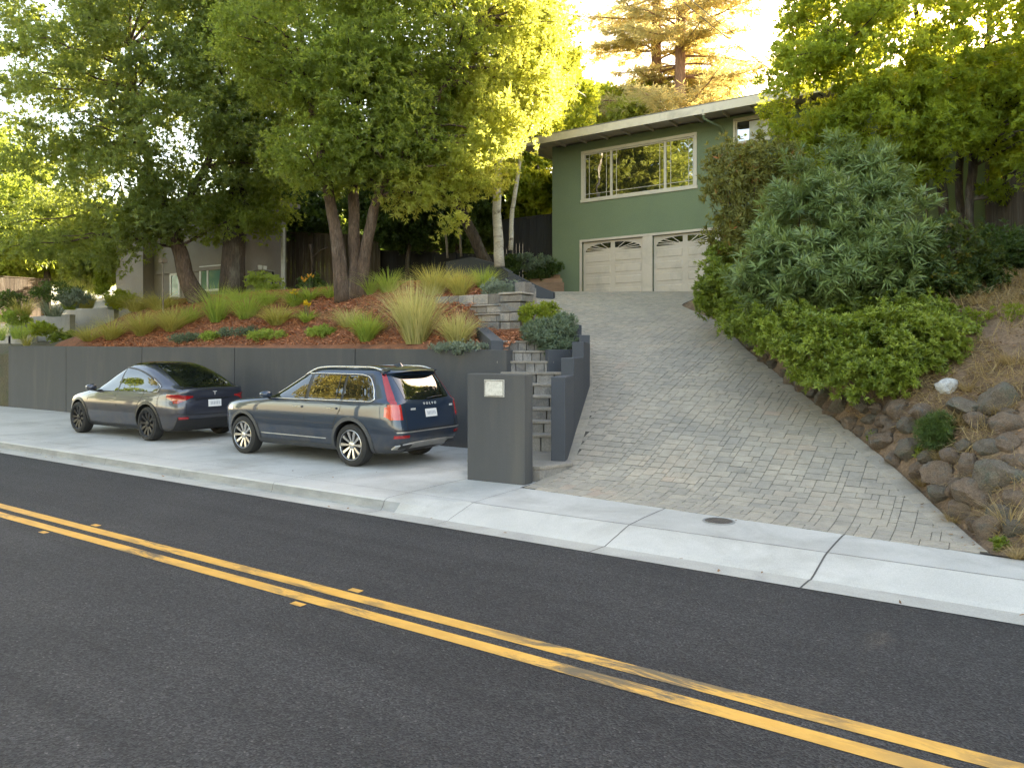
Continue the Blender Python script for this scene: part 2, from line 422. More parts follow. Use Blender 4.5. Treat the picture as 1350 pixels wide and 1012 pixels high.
bk.build('kerb', M['kerb'], pv, smooth=True, sharp=50)
M['gutter'] = surf('gutter_concrete', (.34, .33, .30), (.43, .42, .385), 1.6, .85, .3, 80, c=(.30, .29, .27), cscale=.9, fine=.25, bdist=.004)
bg.build('gutter', M['gutter'], pv, smooth=True)
# joints as narrow dirt-filled grooves just proud of the slab
b = MB()
def joint(pts, w=.012):
    for (x0, y0, z0), (x1, y1, z1) in zip(pts, pts[1:]):
        d = Vector((x1 - x0, y1 - y0, 0)).normalized(); n = Vector((-d.y, d.x, 0))*w/2
        b.add([(x0 - n.x, y0 - n.y, z0), (x0 + n.x, y0 + n.y, z0), (x1 + n.x, y1 + n.y, z1), (x1 - n.x, y1 - n.y, z1)], [(0, 1, 2, 3)])
def cross_joint(x, x2, w, yend=None):
    s = [p for p in walk_section(x) if yend is None or p[0] <= yend + .01]
    joint([(lerp(x, x2, i/(len(s)-1)), p[0], p[1] + .003) for i, p in enumerate(s)], w)
for x, w in ((-1.42, .026), (-3.62, .016), (-5.86, .008), (-7.05, .012), (-9.4, .010), (-11.9, .008), (-14.4, .008), (-17, .008), (-19.6, .008), (-22.4, .008), (-25.4, .008), (-28.6, .008), (1.0, .02), (3.4, .02)):
    cross_joint(x, x + (.12 if x > -4 else .0), w*.7, 9.4 if x > -6 else None)
joint([(-40 + i*.7, 8.02, .1535) for i in range(50)], .006)
joint([(-5.9 + i*.4, 8.0, .1455) for i in range(34)], .009)
joint([(-40 + i, 10.0, .1535) for i in range(34)], .006)
b.build('joint', M['groove'], pv)

# driveway: sand bed sheet + individual pavers with chamfered tops (one sheet of paving)
def inside(x, y, m=0.0): return yback(x) < y < 25.15 and xl_at(y) + m < x < xr_at(y) - m
b = MB()
b.grid(lambda u, v: (lerp(xl_at(lerp(8.62, 25.2, v)), xr_at(lerp(8.62, 25.2, v)), u), max(lerp(8.62, 25.2, v), yback(lerp(xl_at(lerp(8.62, 25.2, v)), xr_at(lerp(8.62, 25.2, v)), u))), 0), 14, 60)
b.v = [(x, y, zdrv(x, y) - .012) for x, y, z in b.v]
drv = tag(b.build('driveway', M['sand'], smooth=True), kind='structure')
rng = random.Random(3)
U = .092
nx, ny = int(18/U), int(17/U)
X0, Y0 = -15.2, 8.55
occ = bytearray(nx*ny); pav = MB()
def slab(mb, poly, hz, var, ch=.010, j=.0034, jy=0):
    """chamfered paver over a convex polygon, its top following the drive"""
    cx_ = sum(p[0] for p in poly)/len(poly); cy_ = sum(p[1] for p in poly)/len(poly); n = len(poly)
    def off(d): 
        o = []
        for x, y in poly:
            r = math.hypot(x - cx_, y - cy_); o.append((x - (x - cx_)/r*d, y - (y - cy_)/r*d))
        return o
    if jy:
        xs_ = [p[0] for p in poly]; ys_ = [p[1] for p in poly]
        rect = lambda a, c: [(min(xs_) + a, min(ys_) + c), (max(xs_) - a, min(ys_) + c), (max(xs_) - a, max(ys_) - c), (min(xs_) + a, max(ys_) - c)]
        lo = rect(j, jy); up = rect(j + ch, jy + ch*.8)
    else: lo = off(j*1.4); up = off(j*1.4 + ch*1.4)
    tz = hz + rng.uniform(-.002, .002)
    vs = [(x, y, zdrv(x, y) - .012) for x, y in lo] + [(x, y, zdrv(x, y) + tz - ch) for x, y in lo] + [(x, y, zdrv(x, y) + tz) for x, y in up]
    fs = [tuple(range(2*n, 3*n))] + [(i, (i+1) % n, n + (i+1) % n, n + i) for i in range(n)] + [(n + i, n + (i+1) % n, 2*n + (i+1) % n, 2*n + i) for i in range(n)]
    mb.add(vs, fs, var)
    mb.side = getattr(mb, 'side', []); mb.side += list(range(len(mb.f) - 2*n, len(mb.f) - n))
for j in range(ny):
    for i in range(nx):
        if occ[j*nx + i]: continue
        opts = [(3, 2), (2, 2), (2, 3), (1, 2), (2, 1)]; wts = [6, 5, 2, .3, .3]
        while True:
            (w, h) = rng.choices(opts, wts)[0] if opts else (1, 1)
            if not opts: break
            ok = i + w <= nx and j + h <= ny and not any(occ[(j+b_)*nx + i + a_] for a_ in range(w) for b_ in range(h))
            if ok: break
            k = opts.index((w, h)); opts.pop(k); wts.pop(k)
        for a_ in range(w):
            for b_ in range(h):
                if i + a_ < nx and j + b_ < ny: occ[(j+b_)*nx + i + a_] = 1
        x0, y0 = X0 + i*U, Y0 + j*U; x1, y1 = x0 + w*U, y0 + h*U
        xm, ym = (x0 + x1)/2, (y0 + y1)/2
        # pavers are cut where they would run onto the pavement
        yb_ = max(y0, yback(xm) + .003)
        if y1 - yb_ < .012 or not inside(xm, max(ym, yback(xm) + .01), .16): continue
        hue = .52 + .3*mnoise.noise(Vector((xm*.8, ym*.8, 2))) + rng.uniform(-.23, .23)
        slab(pav, [(x0, yb_), (x1, yb_), (x1, y1), (x0, y1)], .004, min(1, max(0, hue)), .006, .0020, .0095)
def dark_sides(o, mb):  # side faces take the dark joint colour so the gaps read
    o.data.materials.append(M['sand'])
    for i in mb.side: o.data.polygons[i].material_index = 1
dark_sides(pav.build('paving', M['paver'], drv, attr=True), pav)
bord = MB()
def border(edge, side, w=.24, step=.125):
    pts = []
    for (xa, ya), (xb, yb_) in zip(edge, edge[1:]):
        n = max(1, int(math.hypot(xb - xa, yb_ - ya)/.05))
        pts += [(lerp(xa, xb, k/n), lerp(ya, yb_, k/n)) for k in range(n)]
    # smooth, then resample by arc length
    for _ in range(30): pts = [pts[0]] + [((a[0] + 2*c[0] + d[0])/4, (a[1] + 2*c[1] + d[1])/4) for a, c, d in zip(pts, pts[1:], pts[2:])] + [pts[-1]]
    acc = 0; rs = [pts[0]]
    for a, c in zip(pts, pts[1:]):
        acc += math.hypot(c[0] - a[0], c[1] - a[1])
        if acc >= step: rs.append(c); acc = 0
    for a, c in zip(rs, rs[1:]):
        d = Vector((c[0] - a[0], c[1] - a[1])).normalized(); n = Vector((-d.y, d.x))*side*w
        if a[1] < yback(a[0]) or a[1] + n.y < yback(a[0] + n.x): continue
        slab(bord, [a, c, (c[0] + n.x, c[1] + n.y), (a[0] + n.x, a[1] + n.y)], .009, min(1, max(0, .38 + rng.uniform(-.25, .25))))
    return rs
REs = border(RE, 1); LEs = border(LE, -1)
dark_sides(bord.build('border_course', M['paver'], drv, attr=True), bord)

# terrain: mulch bed on the left, dry bank on the right, wooded hill behind
def terrain(name, fn, x0, x1, y0, y1, nx, ny, mat, keep=None, warp=1.0, s=.05, skirt=2.2):
    b = MB(); V = []; ok = []
    for j in range(ny + 1):
        for i in range(nx + 1):
            x = lerp(x0, x1, i/nx); y = lerp(y0, y1, (j/ny)**warp)
            V.append((x, y, fn(x, y) + lumps(x, y, s)))
    F = []
    for j in range(ny):
        for i in range(nx):
            a = j*(nx+1) + i; q = (a, a+1, a+nx+2, a+nx+1)
            cx_ = sum(V[k][0] for k in q)/4; cy_ = sum(V[k][1] for k in q)/4
            if keep is None or keep(cx_, cy_): F.append(q)
    # close the open rims with a skirt going down, so no light passes under the sheet
    cnt = {}
    for q in F:
        for a, c in zip(q, q[1:] + q[:1]):
            k = (min(a, c), max(a, c)); cnt[k] = cnt.get(k, 0) + 1
    low = {}
    for (a, c), k in list(cnt.items()):
        if k == 1:
            for i in (a, c):
                if i not in low: low[i] = len(V); V.append((V[i][0], V[i][1], V[i][2] - skirt))
            F.append((a, c, low[c], low[a]))
    b.v = V; b.f = F; b.a = [.5]*len(F)
    return tag(b.build(name, mat, smooth=True, sharp=60), kind='structure')
def bed(x, y): return terr_left(x, y)
terrain('planting_bed', bed, -28.6, -8.4, 12.55, 18.6, 90, 34, M['mulch'], keep=lambda x, y: not (x > -9.05 and y > 12.72) and not (x > -9.9 and y > 14.5) and not (y > 14.4 and x > xl_at(y) - .1), s=.035)
terrain('upper_bed', lambda x, y: terr_left(x, y), -14.6, -8.9, 14.5, 19.5, 30, 26, M['mulch'], keep=lambda x, y: (x > -9.9 or y > 18.5) and x < xl_at(y) - .05)
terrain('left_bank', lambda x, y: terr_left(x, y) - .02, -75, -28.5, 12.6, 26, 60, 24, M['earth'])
def behind(x, y):
    z = terr_left(x, y)
    if -16 < x < 3 and y < 35: z = min(z, 4.15)
    return z - .03
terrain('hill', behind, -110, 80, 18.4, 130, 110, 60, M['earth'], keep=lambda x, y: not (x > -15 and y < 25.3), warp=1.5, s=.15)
terrain('dry_bank', terr_right, -8.0, 14, 8.62, 26, 110, 100, M['soil'], keep=lambda x, y: x > xr_at(y) - .12 and y > yback(x) + .02, s=.05)
# ------------------------------------------------------------------ retaining walls, pillar, stairs
M['dark_render'] = surf('charcoal_render', (.050, .053, .058), (.066, .068, .073), 1.4, .8, .35, 120, c=(.092, .088, .082), cscale=1.1, clo=.5, chi=.85, stretch=(1.6, 1.6, .28), fine=.2, bdist=.003)
M['dark_render_blue'] = surf('slate_blue_render', (.045, .051, .063), (.057, .063, .077), 1.4, .8, .35, 120, fine=.2, bdist=.003)
M['grey_render'] = surf('grey_render', (.26, .255, .24), (.34, .33, .31), 1.2, .85, .3, 60, c=(.2, .19, .17), cscale=.8, fine=.2, bdist=.004)
M['stone'] = surf('wall_stone', (.19, .165, .14), (.30, .27, .235), 4, .9, .6, 35, attr='var', c=(.15, .16, .17), cscale=2.5, fine=.35, bdist=.012)
M['cap'] = surf('stone_cap', (.20, .182, .158), (.27, .245, .215), 4, .9, .4, 50, attr='var', fine=.3, bdist=.006)
M['riser'] = surf('riser_block', (.17, .16, .15), (.26, .245, .23), 4, .9, .5, 45, attr='var', c=(.10, .10, .105), cscale=3, fine=.3, bdist=.008)
M['metal_grey'] = plain('worn_metal', (.16, .15, .15), .45, .7)
M['plaque'] = surf('plaque_stone', (.50, .49, .46), (.60, .585, .55), 22, .55, .3, 70, c=(.42, .41, .39), cscale=14, fine=.3, bdist=.003)
M['black'] = plain('black_metal', (.012, .012, .013), .5)

rw = thing('retaining_wall', 'long charcoal rendered retaining wall behind the two parked cars', 'wall', (-19.6, 12.5, 0))
def lp(o, parent):      # local mesh under an empty that stands away from the origin
    o.matrix_parent_inverse = Matrix.Translation(-Vector(parent.location)); return o
xl_, xr_ = -31.0, -8.28
ztop = lambda x: lerp(2.47, 2.26, (x - xl_)/(xr_ - xl_))
seams = [P(px, 500, 12.47)[0] for px in (87, 187, 309, 468)]
ed = [xl_] + seams + [xr_]
b = MB()
for i, (x0, x1) in enumerate(zip(ed, ed[1:])):
    x0 += .014 if i else 0; x1 -= .014 if i < 4 else 0
    b.prism([(x0, 12.47), (x1, 12.47), (x1, 12.72), (x0, 12.72)], -.1, lambda x, y: ztop(x))
b.prism([(xl_, 12.72), (xl_ + .25, 12.72), (xl_ + .25, 15.4), (xl_, 15.4)], -.1, 2.47)
lp(b.build('panel', M['dark_render'], rw, bevel=.012), rw)
b = MB(); b.box(xl_ + .3, xr_ - .02, 12.5, 12.70, -.1, 2.2); lp(b.build('seam_backing', M['black'], rw), rw)
b = MB()
b.box(-46, -31.25, 13.25, 13.5, -.1, 2.32)
tag(b.build('garden_wall', M['grey_render'], bevel=.01), 'lighter grey wall set back past the far end of the charcoal wall', 'wall')
g = MB(); a_ = P(4.5, 500, 13.2); c_ = P(11.5, 500, 13.2); g.box(a_[0], c_[0], 13.17, 13.245, .1, 1.72); g.box(a_[0] + .02, c_[0] - .02, 13.12, 13.165, 1.2, 1.66)
tag(g.build('meter_cabinet', M['black'], bevel=.01), 'narrow black cabinet at the far end of the charcoal wall', 'cabinet')
# terraced grey planter walls
for nm, pts, lab in (('a', [(-3, 447), (42, 437)], 'lowest grey concrete terrace wall at far end of the bed'), ('b', [(38, 416), (92, 416)], 'middle grey concrete terrace wall below silvery plants'), ('c', [(88, 407), (150, 406)], 'upper grey concrete terrace wall beside the olive grasses')):
    yy = {'a': 14.2, 'b': 15.0, 'c': 16.0}[nm]
    p0, p1 = P(*pts[0], yy), P(*pts[1], yy)
    b = MB(); zt = (p0[2] + p1[2])/2
    b.box(p0[0], p1[0], yy, yy + .22, zt - 1.6, zt)
    if nm == 'b': b.box(p0[0], p0[0] + .22, yy - .8, yy - .002, zt - 1.6, zt - .01)
    tag(b.build('terrace_wall', M['grey_render'], bevel=.012), lab, 'wall')
# number pillar
pil = thing('entrance_pillar', 'short charcoal rendered pillar with a pale plaque by the steps', 'pillar', (-6.99, 9.38, .12), math.radians(3.5))
b = MB(); b.box(0, 1.06, 0, .27, -.1, 1.745); b.build('body', M['dark_render'], pil, bevel=.018)
b = MB(); b.box(.335, .70, -.022, -.001, 1.385, 1.655); pq = b.build('plaque', M['plaque'], pil, bevel=.004)
b = MB(); 
for x0, x1, z0, z1 in ((.345, .69, 1.635, 1.645), (.345, .69, 1.395, 1.405), (.345, .355, 1.4055, 1.6345), (.68, .69, 1.4055, 1.6345)): b.box(x0, x1, -.026, -.0225, z0, z1)
b.build('frame', M['cap'], pq)
b = MB(); b.tube([(.372, -.03, 1.618), (.372, -.0225, 1.618)], .007, 10); b.build('screw', M['metal_grey'], pq)

# stepped wall between steps and driveway
S0 = Vector((-5.80, 10.5)); AX = (Vector((-7.02, 13.8)) - S0).normalized(); NL = Vector((-AX.y, AX.x)); SL = (Vector((-7.02, 13.8)) - S0).length
sw = thing('stair_wall', 'charcoal wall stepping up between the stone steps and the driveway', 'wall', (-6.4, 12.1, .4))
def seg(p, q, th, z0, z1):
    p, q = Vector(p), Vector(q); d = (q - p).normalized(); n = Vector((-d.y, d.x))*th
    return [(p.x, p.y), (q.x, q.y), (q.x + n.x, q.y + n.y), (p.x + n.x, p.y + n.y)]
b = MB()
g3 = .002
for t0, t1, zt in ((0, .305, 1.80), (.305, .71, 2.11), (.71, 1.0, 2.42)):
    b.prism(seg(S0 + AX*SL*t0, S0 + AX*(SL*t1 - g3), .24, 0, 0), -.1, zt)
p3 = Vector((-7.02, 13.8)); p4 = Vector((-7.61, 14.55)); p5 = Vector((-8.2, 15.25)); p6 = Vector((-8.7, 15.7))
b.prism(seg(p3 + AX*.0, p4, .24, 0, 0), .2, 2.58); b.prism(seg(p4, p5, .24, 0, 0), .3, 2.83); b.prism(seg(p5, p6, .24, 0, 0), .4, 2.98)
lp(b.build('wall_body', M['dark_render_blue'], sw, bevel=.015), sw)
# planter front and the low wall at the head of the long wall
b = MB(); q0 = PD(723, 459, 15.05); q1 = PD(762, 459, 15.3)
b.prism(seg(q0[:2], q1[:2], .16, 0, 0), .8, 2.27)
tag(b.build('planter_wall', M['dark_render_blue'], bevel=.012), 'small slate blue planter wall below the silver green shrub', 'wall')
b = MB(); q0 = PD(647, 447, 15.2); q1 = PD(663.5, 447, 15.2); q2 = PD(628, 430, 17.0); q3 = PD(642, 430, 17.0)
b.prism([q0[:2], q1[:2], q3[:2], q2[:2]], 1.2, lambda x, y: 2.46 if y < 13.4 else 2.80)
tag(b.build('stair_side_wall', M['dark_render_blue'], bevel=.012), 'low sloping slate blue wall beside the upper stone steps', 'wall')
# steps
st = thing('stairs', 'grey stone block steps climbing between the charcoal walls', 'stairs', (-6.4, 11, .15))
rs = random.Random(5)
def cam2(lat, dep): return (FW[0]*dep + RT[0]*lat, FW[1]*dep + RT[1]*lat)
def step(corners, z0, z1, nb, treadov=.03):
    """corners: front-left, front-right, back-right, back-left"""
    fl, fr, br, bl = [Vector(c) for c in corners]
    b = MB(); cap = .05
    for i in range(nb):
        a = fl.lerp(fr, (i + .03)/nb); c = fl.lerp(fr, (i + .97)/nb); a2 = bl.lerp(br, (i + .03)/nb); c2 = bl.lerp(br, (i + .97)/nb)
        b.prism([a[:], c[:], c2[:], a2[:]], z0, z1 - cap - .001, rs.uniform(.15, .85))
    o = lp(b.build('step', M['riser'], st, bevel=.008, attr=True), st)
    b = MB(); dd = ((fl - bl).normalized())*treadov
    b.prism([(fl + dd)[:], (fr + dd)[:], br[:], bl[:]], z1 - cap, z1, rs.uniform(.4, .7))
    b.build('tread', M['cap'], o, bevel=.012, attr=True)
inn = lambda s, w=0.0: S0 + NL*(.245 + w) + AX*s
s0_ = 1.12
lay = [(s0_ + .3*k, .705 + .22*k) for k in range(6)]
zprev = .1
for k, (s_, z_) in enumerate(lay):
    sn = lay[k+1][0] if k < 5 else s_ + .62
    step([inn(s_, 1.5)[:], inn(s_)[:], inn(sn + .1)[:], inn(sn + .1, 1.5)[:]], .1, z_, 4, .03)
for k, (dep, zt, pl, pr) in enumerate(((15.12, 2.03, 655, 730), (15.52, 2.25, 655, 724), (15.92, 2.47, 650, 716))):
    la, lb = (pl - CXP)/FOC*dep, (pr - CXP)/FOC*dep
    step([cam2(la, dep), cam2(lb, dep), cam2(lb, dep + .55 + (.9 if k == 2 else 0)), cam2(la, dep + .55 + (.9 if k == 2 else 0))], 1.2, zt, 6, .03)
b = MB(); il = inn(s0_ + .05, 1.5); ir = inn(s0_ + .05)
b.prism([(-7.3, 9.80), (-5.87, 9.80), (-5.66, 10.47), ir[:], il[:]], -.1, .345, .5)
lo_ = lp(b.build('step', M['riser'], st, bevel=.01, attr=True), st)
b = MB(); b.prism([(-7.3, 9.79), (-5.85, 9.79), (-5.64, 10.475), ir[:], il[:]], .346, .40, .55); b.build('tread', M['cap'], lo_, bevel=.012, attr=True)

# stacked stone wall above the steps
b = MB(); YS = 14.6
rows = [(573, 660, 404, 388), (600, 662, 413, 404), (606, 662, 424, 413), (625, 661, 435, 424), (636, 662, 446, 435)]
zc = [3.66, 3.40, 3.18, 2.96, 2.75, 2.50]
for r_, (pl, pr, *_r) in enumerate(rows):
    x = P(pl, 400, YS)[0]; xe = P(pr, 400, YS)[0]; yo = YS - .03*r_ + rs.uniform(-.02, .02)
    while x < xe - .05:
        w = min(rs.uniform(.22, .48), xe - x)
        if xe - x - w < .12: w = xe - x
        b.box(x + .008, x + w - .008, yo + rs.uniform(0, .03), yo + .35, zc[r_+1] + .006, zc[r_] - (.05 if r_ in (1, 2) else .006), rs.uniform(.1, .95)); x += w
    if r_ in (1, 2): b.box(P(pl, 400, YS)[0] - .02, xe + .02, yo - .04, yo + .33, zc[r_] - .048, zc[r_] - .004, .85)
x0, x1 = P(661.5, 400, YS)[0] , P(691, 400, YS)[0]
for z0, z1, n in ((3.43, 3.60, 1), (3.605, 3.66, 0), (3.18, 3.42, 1), (2.96, 3.17, 2), (2.50, 2.95, 2)):
    if n == 0: b.box(x0 - .01, x1 + .03, YS - .14, YS + .42, z0, z1, .8); continue
    x = x0
    for q in range(n):
        w = (x1 - x0 - (.06 if z0 < 3.4 else 0))/n; b.box(x + .006, x + w - .006, YS - .1 + rs.uniform(-.02, .03), YS + .4, z0, z1 - .006, rs.uniform(.2, .8)); x += w
# side return of the wall running back along the drive
for r_ in range(4):
    y = YS + .42
    while y < 17:
        w = rs.uniform(.25, .5); xx = x1 - .02 - (y - YS)*.55
        b.box(xx - .3, xx, y + .006, y + w - .006, zc[r_+1] + .3, zc[r_] + .29, rs.uniform(.1, .9)); y += w
tag(b.build('stone_wall', M['stone'], bevel=.022, attr=True), 'stacked grey and tan stone block wall above the steps', 'wall')

# dark curved garden walls and fence left of the green house
b = MB()
pts = [PD(588, 345, 26.5), PD(620, 339, 26.0), PD(648, 346, 25.2), PD(670, 358, 24.2), PD(700, 373, 23.8), PD(729, 385, 23.5)]
for (p, q) in zip(pts, pts[1:]):
    d = Vector((q[0] - p[0], q[1] - p[1])).normalized(); n = Vector((-d.y, d.x))*.2
    vs = [(p[0], p[1], 3), (q[0], q[1], 3), (q[0] + n.x, q[1] + n.y, 3), (p[0] + n.x, p[1] + n.y, 3), p, q, (q[0] + n.x, q[1] + n.y, q[2]), (p[0] + n.x, p[1] + n.y, p[2])]
    b.add(vs, [(3, 2, 1, 0), (4, 5, 6, 7), (0, 1, 5, 4), (1, 2, 6, 5), (2, 3, 7, 6), (3, 0, 4, 7)])
tag(b.build('curved_garden_wall', M['dark_render_blue']), 'curved dark garden wall descending to the green house corner', 'wall')
M['dark_boards'] = surf('dark_stained_boards', (.012, .013, .016), (.022, .023, .027), 3, .8, .3, 25, attr='var', stretch=(6, 6, .6), bdist=.004)
M['brown_boards'] = surf('weathered_boards', (.055, .04, .03), (.105, .08, .062), 3, .9, .4, 25, attr='var', stretch=(6, 6, .5), c=(.13, .115, .10), cscale=2, bdist=.006)
def board_fence(name, label, pts, h, mat, bw=.16, posts=True, cat='fence', rail=True):
    """pts: (x, y, z base) corner points; vertical boards, rails and posts"""
    root = thing(name, label, cat, pts[0])
    bb = MB(); pp = []; rrs = []; r_ = random.Random(len(label))
    for p, q in zip(pts, pts[1:]):
        L_ = math.hypot(q[0] - p[0], q[1] - p[1]); n = max(1, int(L_/bw)); d = Vector(((q[0] - p[0])/L_, (q[1] - p[1])/L_, 0)); nn = Vector((-d.y, d.x, 0))
        for i in range(n):
            o = Vector(p).lerp(Vector(q), i/n); z = o.z
            bb.obox((o.x, o.y, z), d*(L_/n - .008), nn*.022, (0, 0, h + r_.uniform(-.01, .01)), r_.uniform(.1, .95))
        for zz in (.25, h - .3):
            a = Vector(p) + nn*.024 + Vector((0, 0, zz)); rr = MB(); rr.obox(a, (Vector(q) - Vector(p)), nn*.05, (0, 0, .09), .5); rrs.append(rr)
            if rail and zz > .5:
                a = Vector(p) - nn*.03 + Vector((0, 0, h + .012)); rr = MB(); rr.obox(a, (Vector(q) - Vector(p)), nn*.10, (0, 0, .04), .7); rrs.append(rr)
        if posts:
            m = max(1, int(round(L_/2.4)))
            for i in range(m + 1):
                o = Vector(p).lerp(Vector(q), i/m); pm = MB(); pm.obox(o - d*.05 - nn*.125 , d*.1, nn*.1, (0, 0, h + .08), .5); pp.append(pm)
    lp(bb.build('board_panel', mat, root, attr=True), root); 
    for rr in rrs: lp(rr.build('rail', mat, root, attr=True), root)
    for pm in pp: lp(pm.build('post', mat, root, attr=True), root)
    return root
def gz(x, y): return terr_left(x, y) - .1
def FP(px, py, dep): p = PD(px, py, dep); return p
a_, c_ = PD(655, 292, 31), PD(730, 296, 29.5)
board_fence('dark_fence', 'near black board fence behind the white birch trunk', [(a_[0], a_[1], 3.6), (c_[0], c_[1], 3.6)], a_[2] - 3.6, M['dark_boards'])
a_, c_ = PD(480, 330, 33), PD(668, 338, 30)
board_fence('low_fence', 'low dark brown board fence behind the three stemmed tree', [(a_[0], a_[1], a_[2] - 2.2), (c_[0], c_[1], c_[2] - 2.2)], 2.2, M['dark_boards'], bw=.2)
a_, c_ = PD(322, 305, 31.5), PD(500, 312, 32)
board_fence('brown_fence', 'tall shaded brown board fence between the grey house and the three stemmed tree', [(a_[0], a_[1], a_[2] - 3.6), (c_[0], c_[1], c_[2] - 3.6)], 3.6, M['brown_boards'], bw=.18)
a_, c_ = PD(-30, 363, 33), PD(64, 369, 36)
board_fence('board_fence', 'weathered brown board fence behind the terrace walls', [(a_[0], a_[1], a_[2] - 2.2), (c_[0], c_[1], c_[2] - 2.2)], 2.2, M['brown_boards'], bw=.2)
a_, c_ = PD(1300, 248, 19.5), PD(1440, 240, 14.5)
board_fence('side_fence', 'dark brown board fence beside the green house on the bank', [(a_[0], a_[1], 3.9), (c_[0], c_[1], 3.9)], a_[2] - 3.9, M['brown_boards'], bw=.15, posts=False)
# timber box on the bank, timber steps beside the house
b = MB(); p = PD(1331, 384, 13.6)
for k in range(3): b.obox((p[0], p[1], p[2] - .08 + k*.105), (RT[0]*1.6, RT[1]*1.6, 0), (FW[0]*.5, FW[1]*.5, 0), (0, 0, .095), .2 + .3*k)
tag(b.build('timber_edging', M['brown_boards'], bevel=.008, attr=True), 'low stacked timber edging on the dry bank below the side fence', 'timber edging')
b = MB()
for k in range(3):
    p = PD(698 - 2*k, 372 - 5*k, 27 + .35*k); b.obox((p[0], p[1], p[2] - .5), (RT[0]*1.3, RT[1]*1.3, 0), (FW[0]*.45, FW[1]*.45, 0), (0, 0, .5), .3 + .25*k)
M['warm_timber'] = surf('warm_timber', (.20, .12, .075), (.30, .19, .12), 3, .8, .3, 25, attr='var', stretch=(1, 1, 4), bdist=.004)
tag(b.build('timber_steps', M['warm_timber'], bevel=.01, attr=True), 'small timber steps beside the green house corner', 'steps')

# utility cover in the pavement
mc = thing('utility_cover', 'small round iron utility cover in the pale pavement', 'utility cover', (-2.69, 8.72, .1545))
b = MB(); n = 40
ring = lambda r, z: [(r*math.cos(2*math.pi*i/n), r*math.sin(2*math.pi*i/n), z) for i in range(n)]
b.add(ring(.165, .004) + ring(.16, .006), [tuple(range(n, 2*n))] + [(i, (i+1) % n, n + (i+1) % n, n + i) for i in range(n)]); b.build('cover', M['metal_grey'], mc)
b = MB(); b.add(ring(.195, 0) + ring(.19, .006) + ring(.172, .006) + ring(.17, .002), [(k*n + i, k*n + (i+1) % n, (k+1)*n + (i+1) % n, (k+1)*n + i) for k in range(3) for i in range(n)]); b.build('ring', M['kerb'], mc)
b = MB()
for i in range(-4, 5):
    for j in range(-4, 5):
        if math.hypot(i, j) < 4.6: b.box(i*.032 - .009, i*.032 + .009, j*.032 - .009, j*.032 + .009, .0062, .0095)
b.build('tread_pattern', M['metal_grey'], mc)

# overhead wires at the right of the conifers
for (p0, p1, lab) in (((905, -25, 27), (1062, 108, 23), 'upper of two thin dark overhead wires sloping beside the conifers'), ((912, -8, 27), (1058, 118, 23), 'lower of two thin dark overhead wires sloping beside the conifers')):
    a, c = Vector(PD(*p0)), Vector(PD(*p1)); c2 = c + (c - a)*.12; a2 = a - (c - a)*1.5
    b = MB(); b.tube([a2.lerp(c2, i/20) - Vector((0, 0, .6*math.sin(math.pi*i/20))) for i in range(21)], .013, 6)
    tag(b.build('overhead_wire', M['black']), lab, 'wire')

# ------------------------------------------------------------------ rocks along the drive
def rock_mesh(seed, var=.5):
    bm = bmesh.new(); bmesh.ops.create_icosphere(bm, subdivisions=4, radius=1)
    r_ = random.Random(seed); off = Vector((r_.uniform(0, 50), r_.uniform(0, 50), r_.uniform(0, 50)))
    planes = [(Vector((r_.gauss(0, 1), r_.gauss(0, 1), r_.gauss(0, 1))).normalized(), r_.uniform(.48, .82)) for _ in range(14)]
    for v in bm.verts:
        d = v.co.normalized(); r = 1.0
        for nn, h in planes:
            k = d.dot(nn)
            if k > 0: r = min(r, h/k + .03)
        r *= 1 + .16*mnoise.noise(d*1.6 + off) + .10*(.5 - abs(mnoise.noise(d*3.2 + off))) + .05*mnoise.noise(d*7 + off) + .025*mnoise.noise(d*15 + off)
        v.co = d*r
    me = bpy.data.meshes.new('rock'); bm.to_mesh(me); bm.free()
    me.polygons.foreach_set('use_smooth', [True]*len(me.polygons)); me.set_sharp_from_angle(angle=math.radians(38)); return me
M['rock'] = surf('brown_rock', (.135, .098, .068), (.235, .172, .122), 2.5, .9, .9, 14, c=(.13, .13, .12), cscale=1.7, clo=.5, chi=.7, fine=.5, bdist=.05)
M['rock_grey'] = surf('grey_rock', (.115, .096, .074), (.20, .168, .13), 2.5, .9, .9, 14, c=(.11, .125, .10), cscale=1.7, clo=.5, chi=.7, fine=.5, bdist=.05)
M['rock_pale'] = surf('pale_rock', (.36, .37, .38), (.48, .48, .47), 2.5, .8, .5, 12, c=(.26, .26, .26), cscale=2, fine=.4, bdist=.02)
rmesh = [rock_mesh(i) for i in range(9)]; rmesh2 = [m.copy() for m in rmesh]
for m in rmesh: m.materials.append(M['rock'])
for m in rmesh2: m.materials.append(M['rock_grey'])
pale = rmesh[2].copy(); pale.materials.clear(); pale.materials.append(M['rock_pale'])
ROCKS = [(1252, 508, 16, 3, .8, 'smooth pale boulder at the corner of the clipped green shrub'), (1285, 538, 25, 2, .6, 'broad flat brown boulder just below the pale boulder'), (1322, 627, 28, 2, .9, 'largest dark grey boulder in the dry grass of the bank'), (1291, 655, 27, 1, .9, 'big brown boulder low in the bank between dry grass tufts'), (1244, 630, 22, 1, .95, 'dark boulder at the drive edge below the dark green tuft'), (1307, 700, 21, 1, 1.0, 'tall brown boulder at the lowest corner of the drive'), (1200, 592, 19, 2, 1.0, 'upright grooved grey boulder left of the dark green tuft'), (1222, 546, 16, 1, .8, 'brown boulder between the clipped shrub and the dark green tuft'), (1108, 536, 14, 2, 1.2, 'tall rounded grey rock under the clipped shrub at the drive edge')]
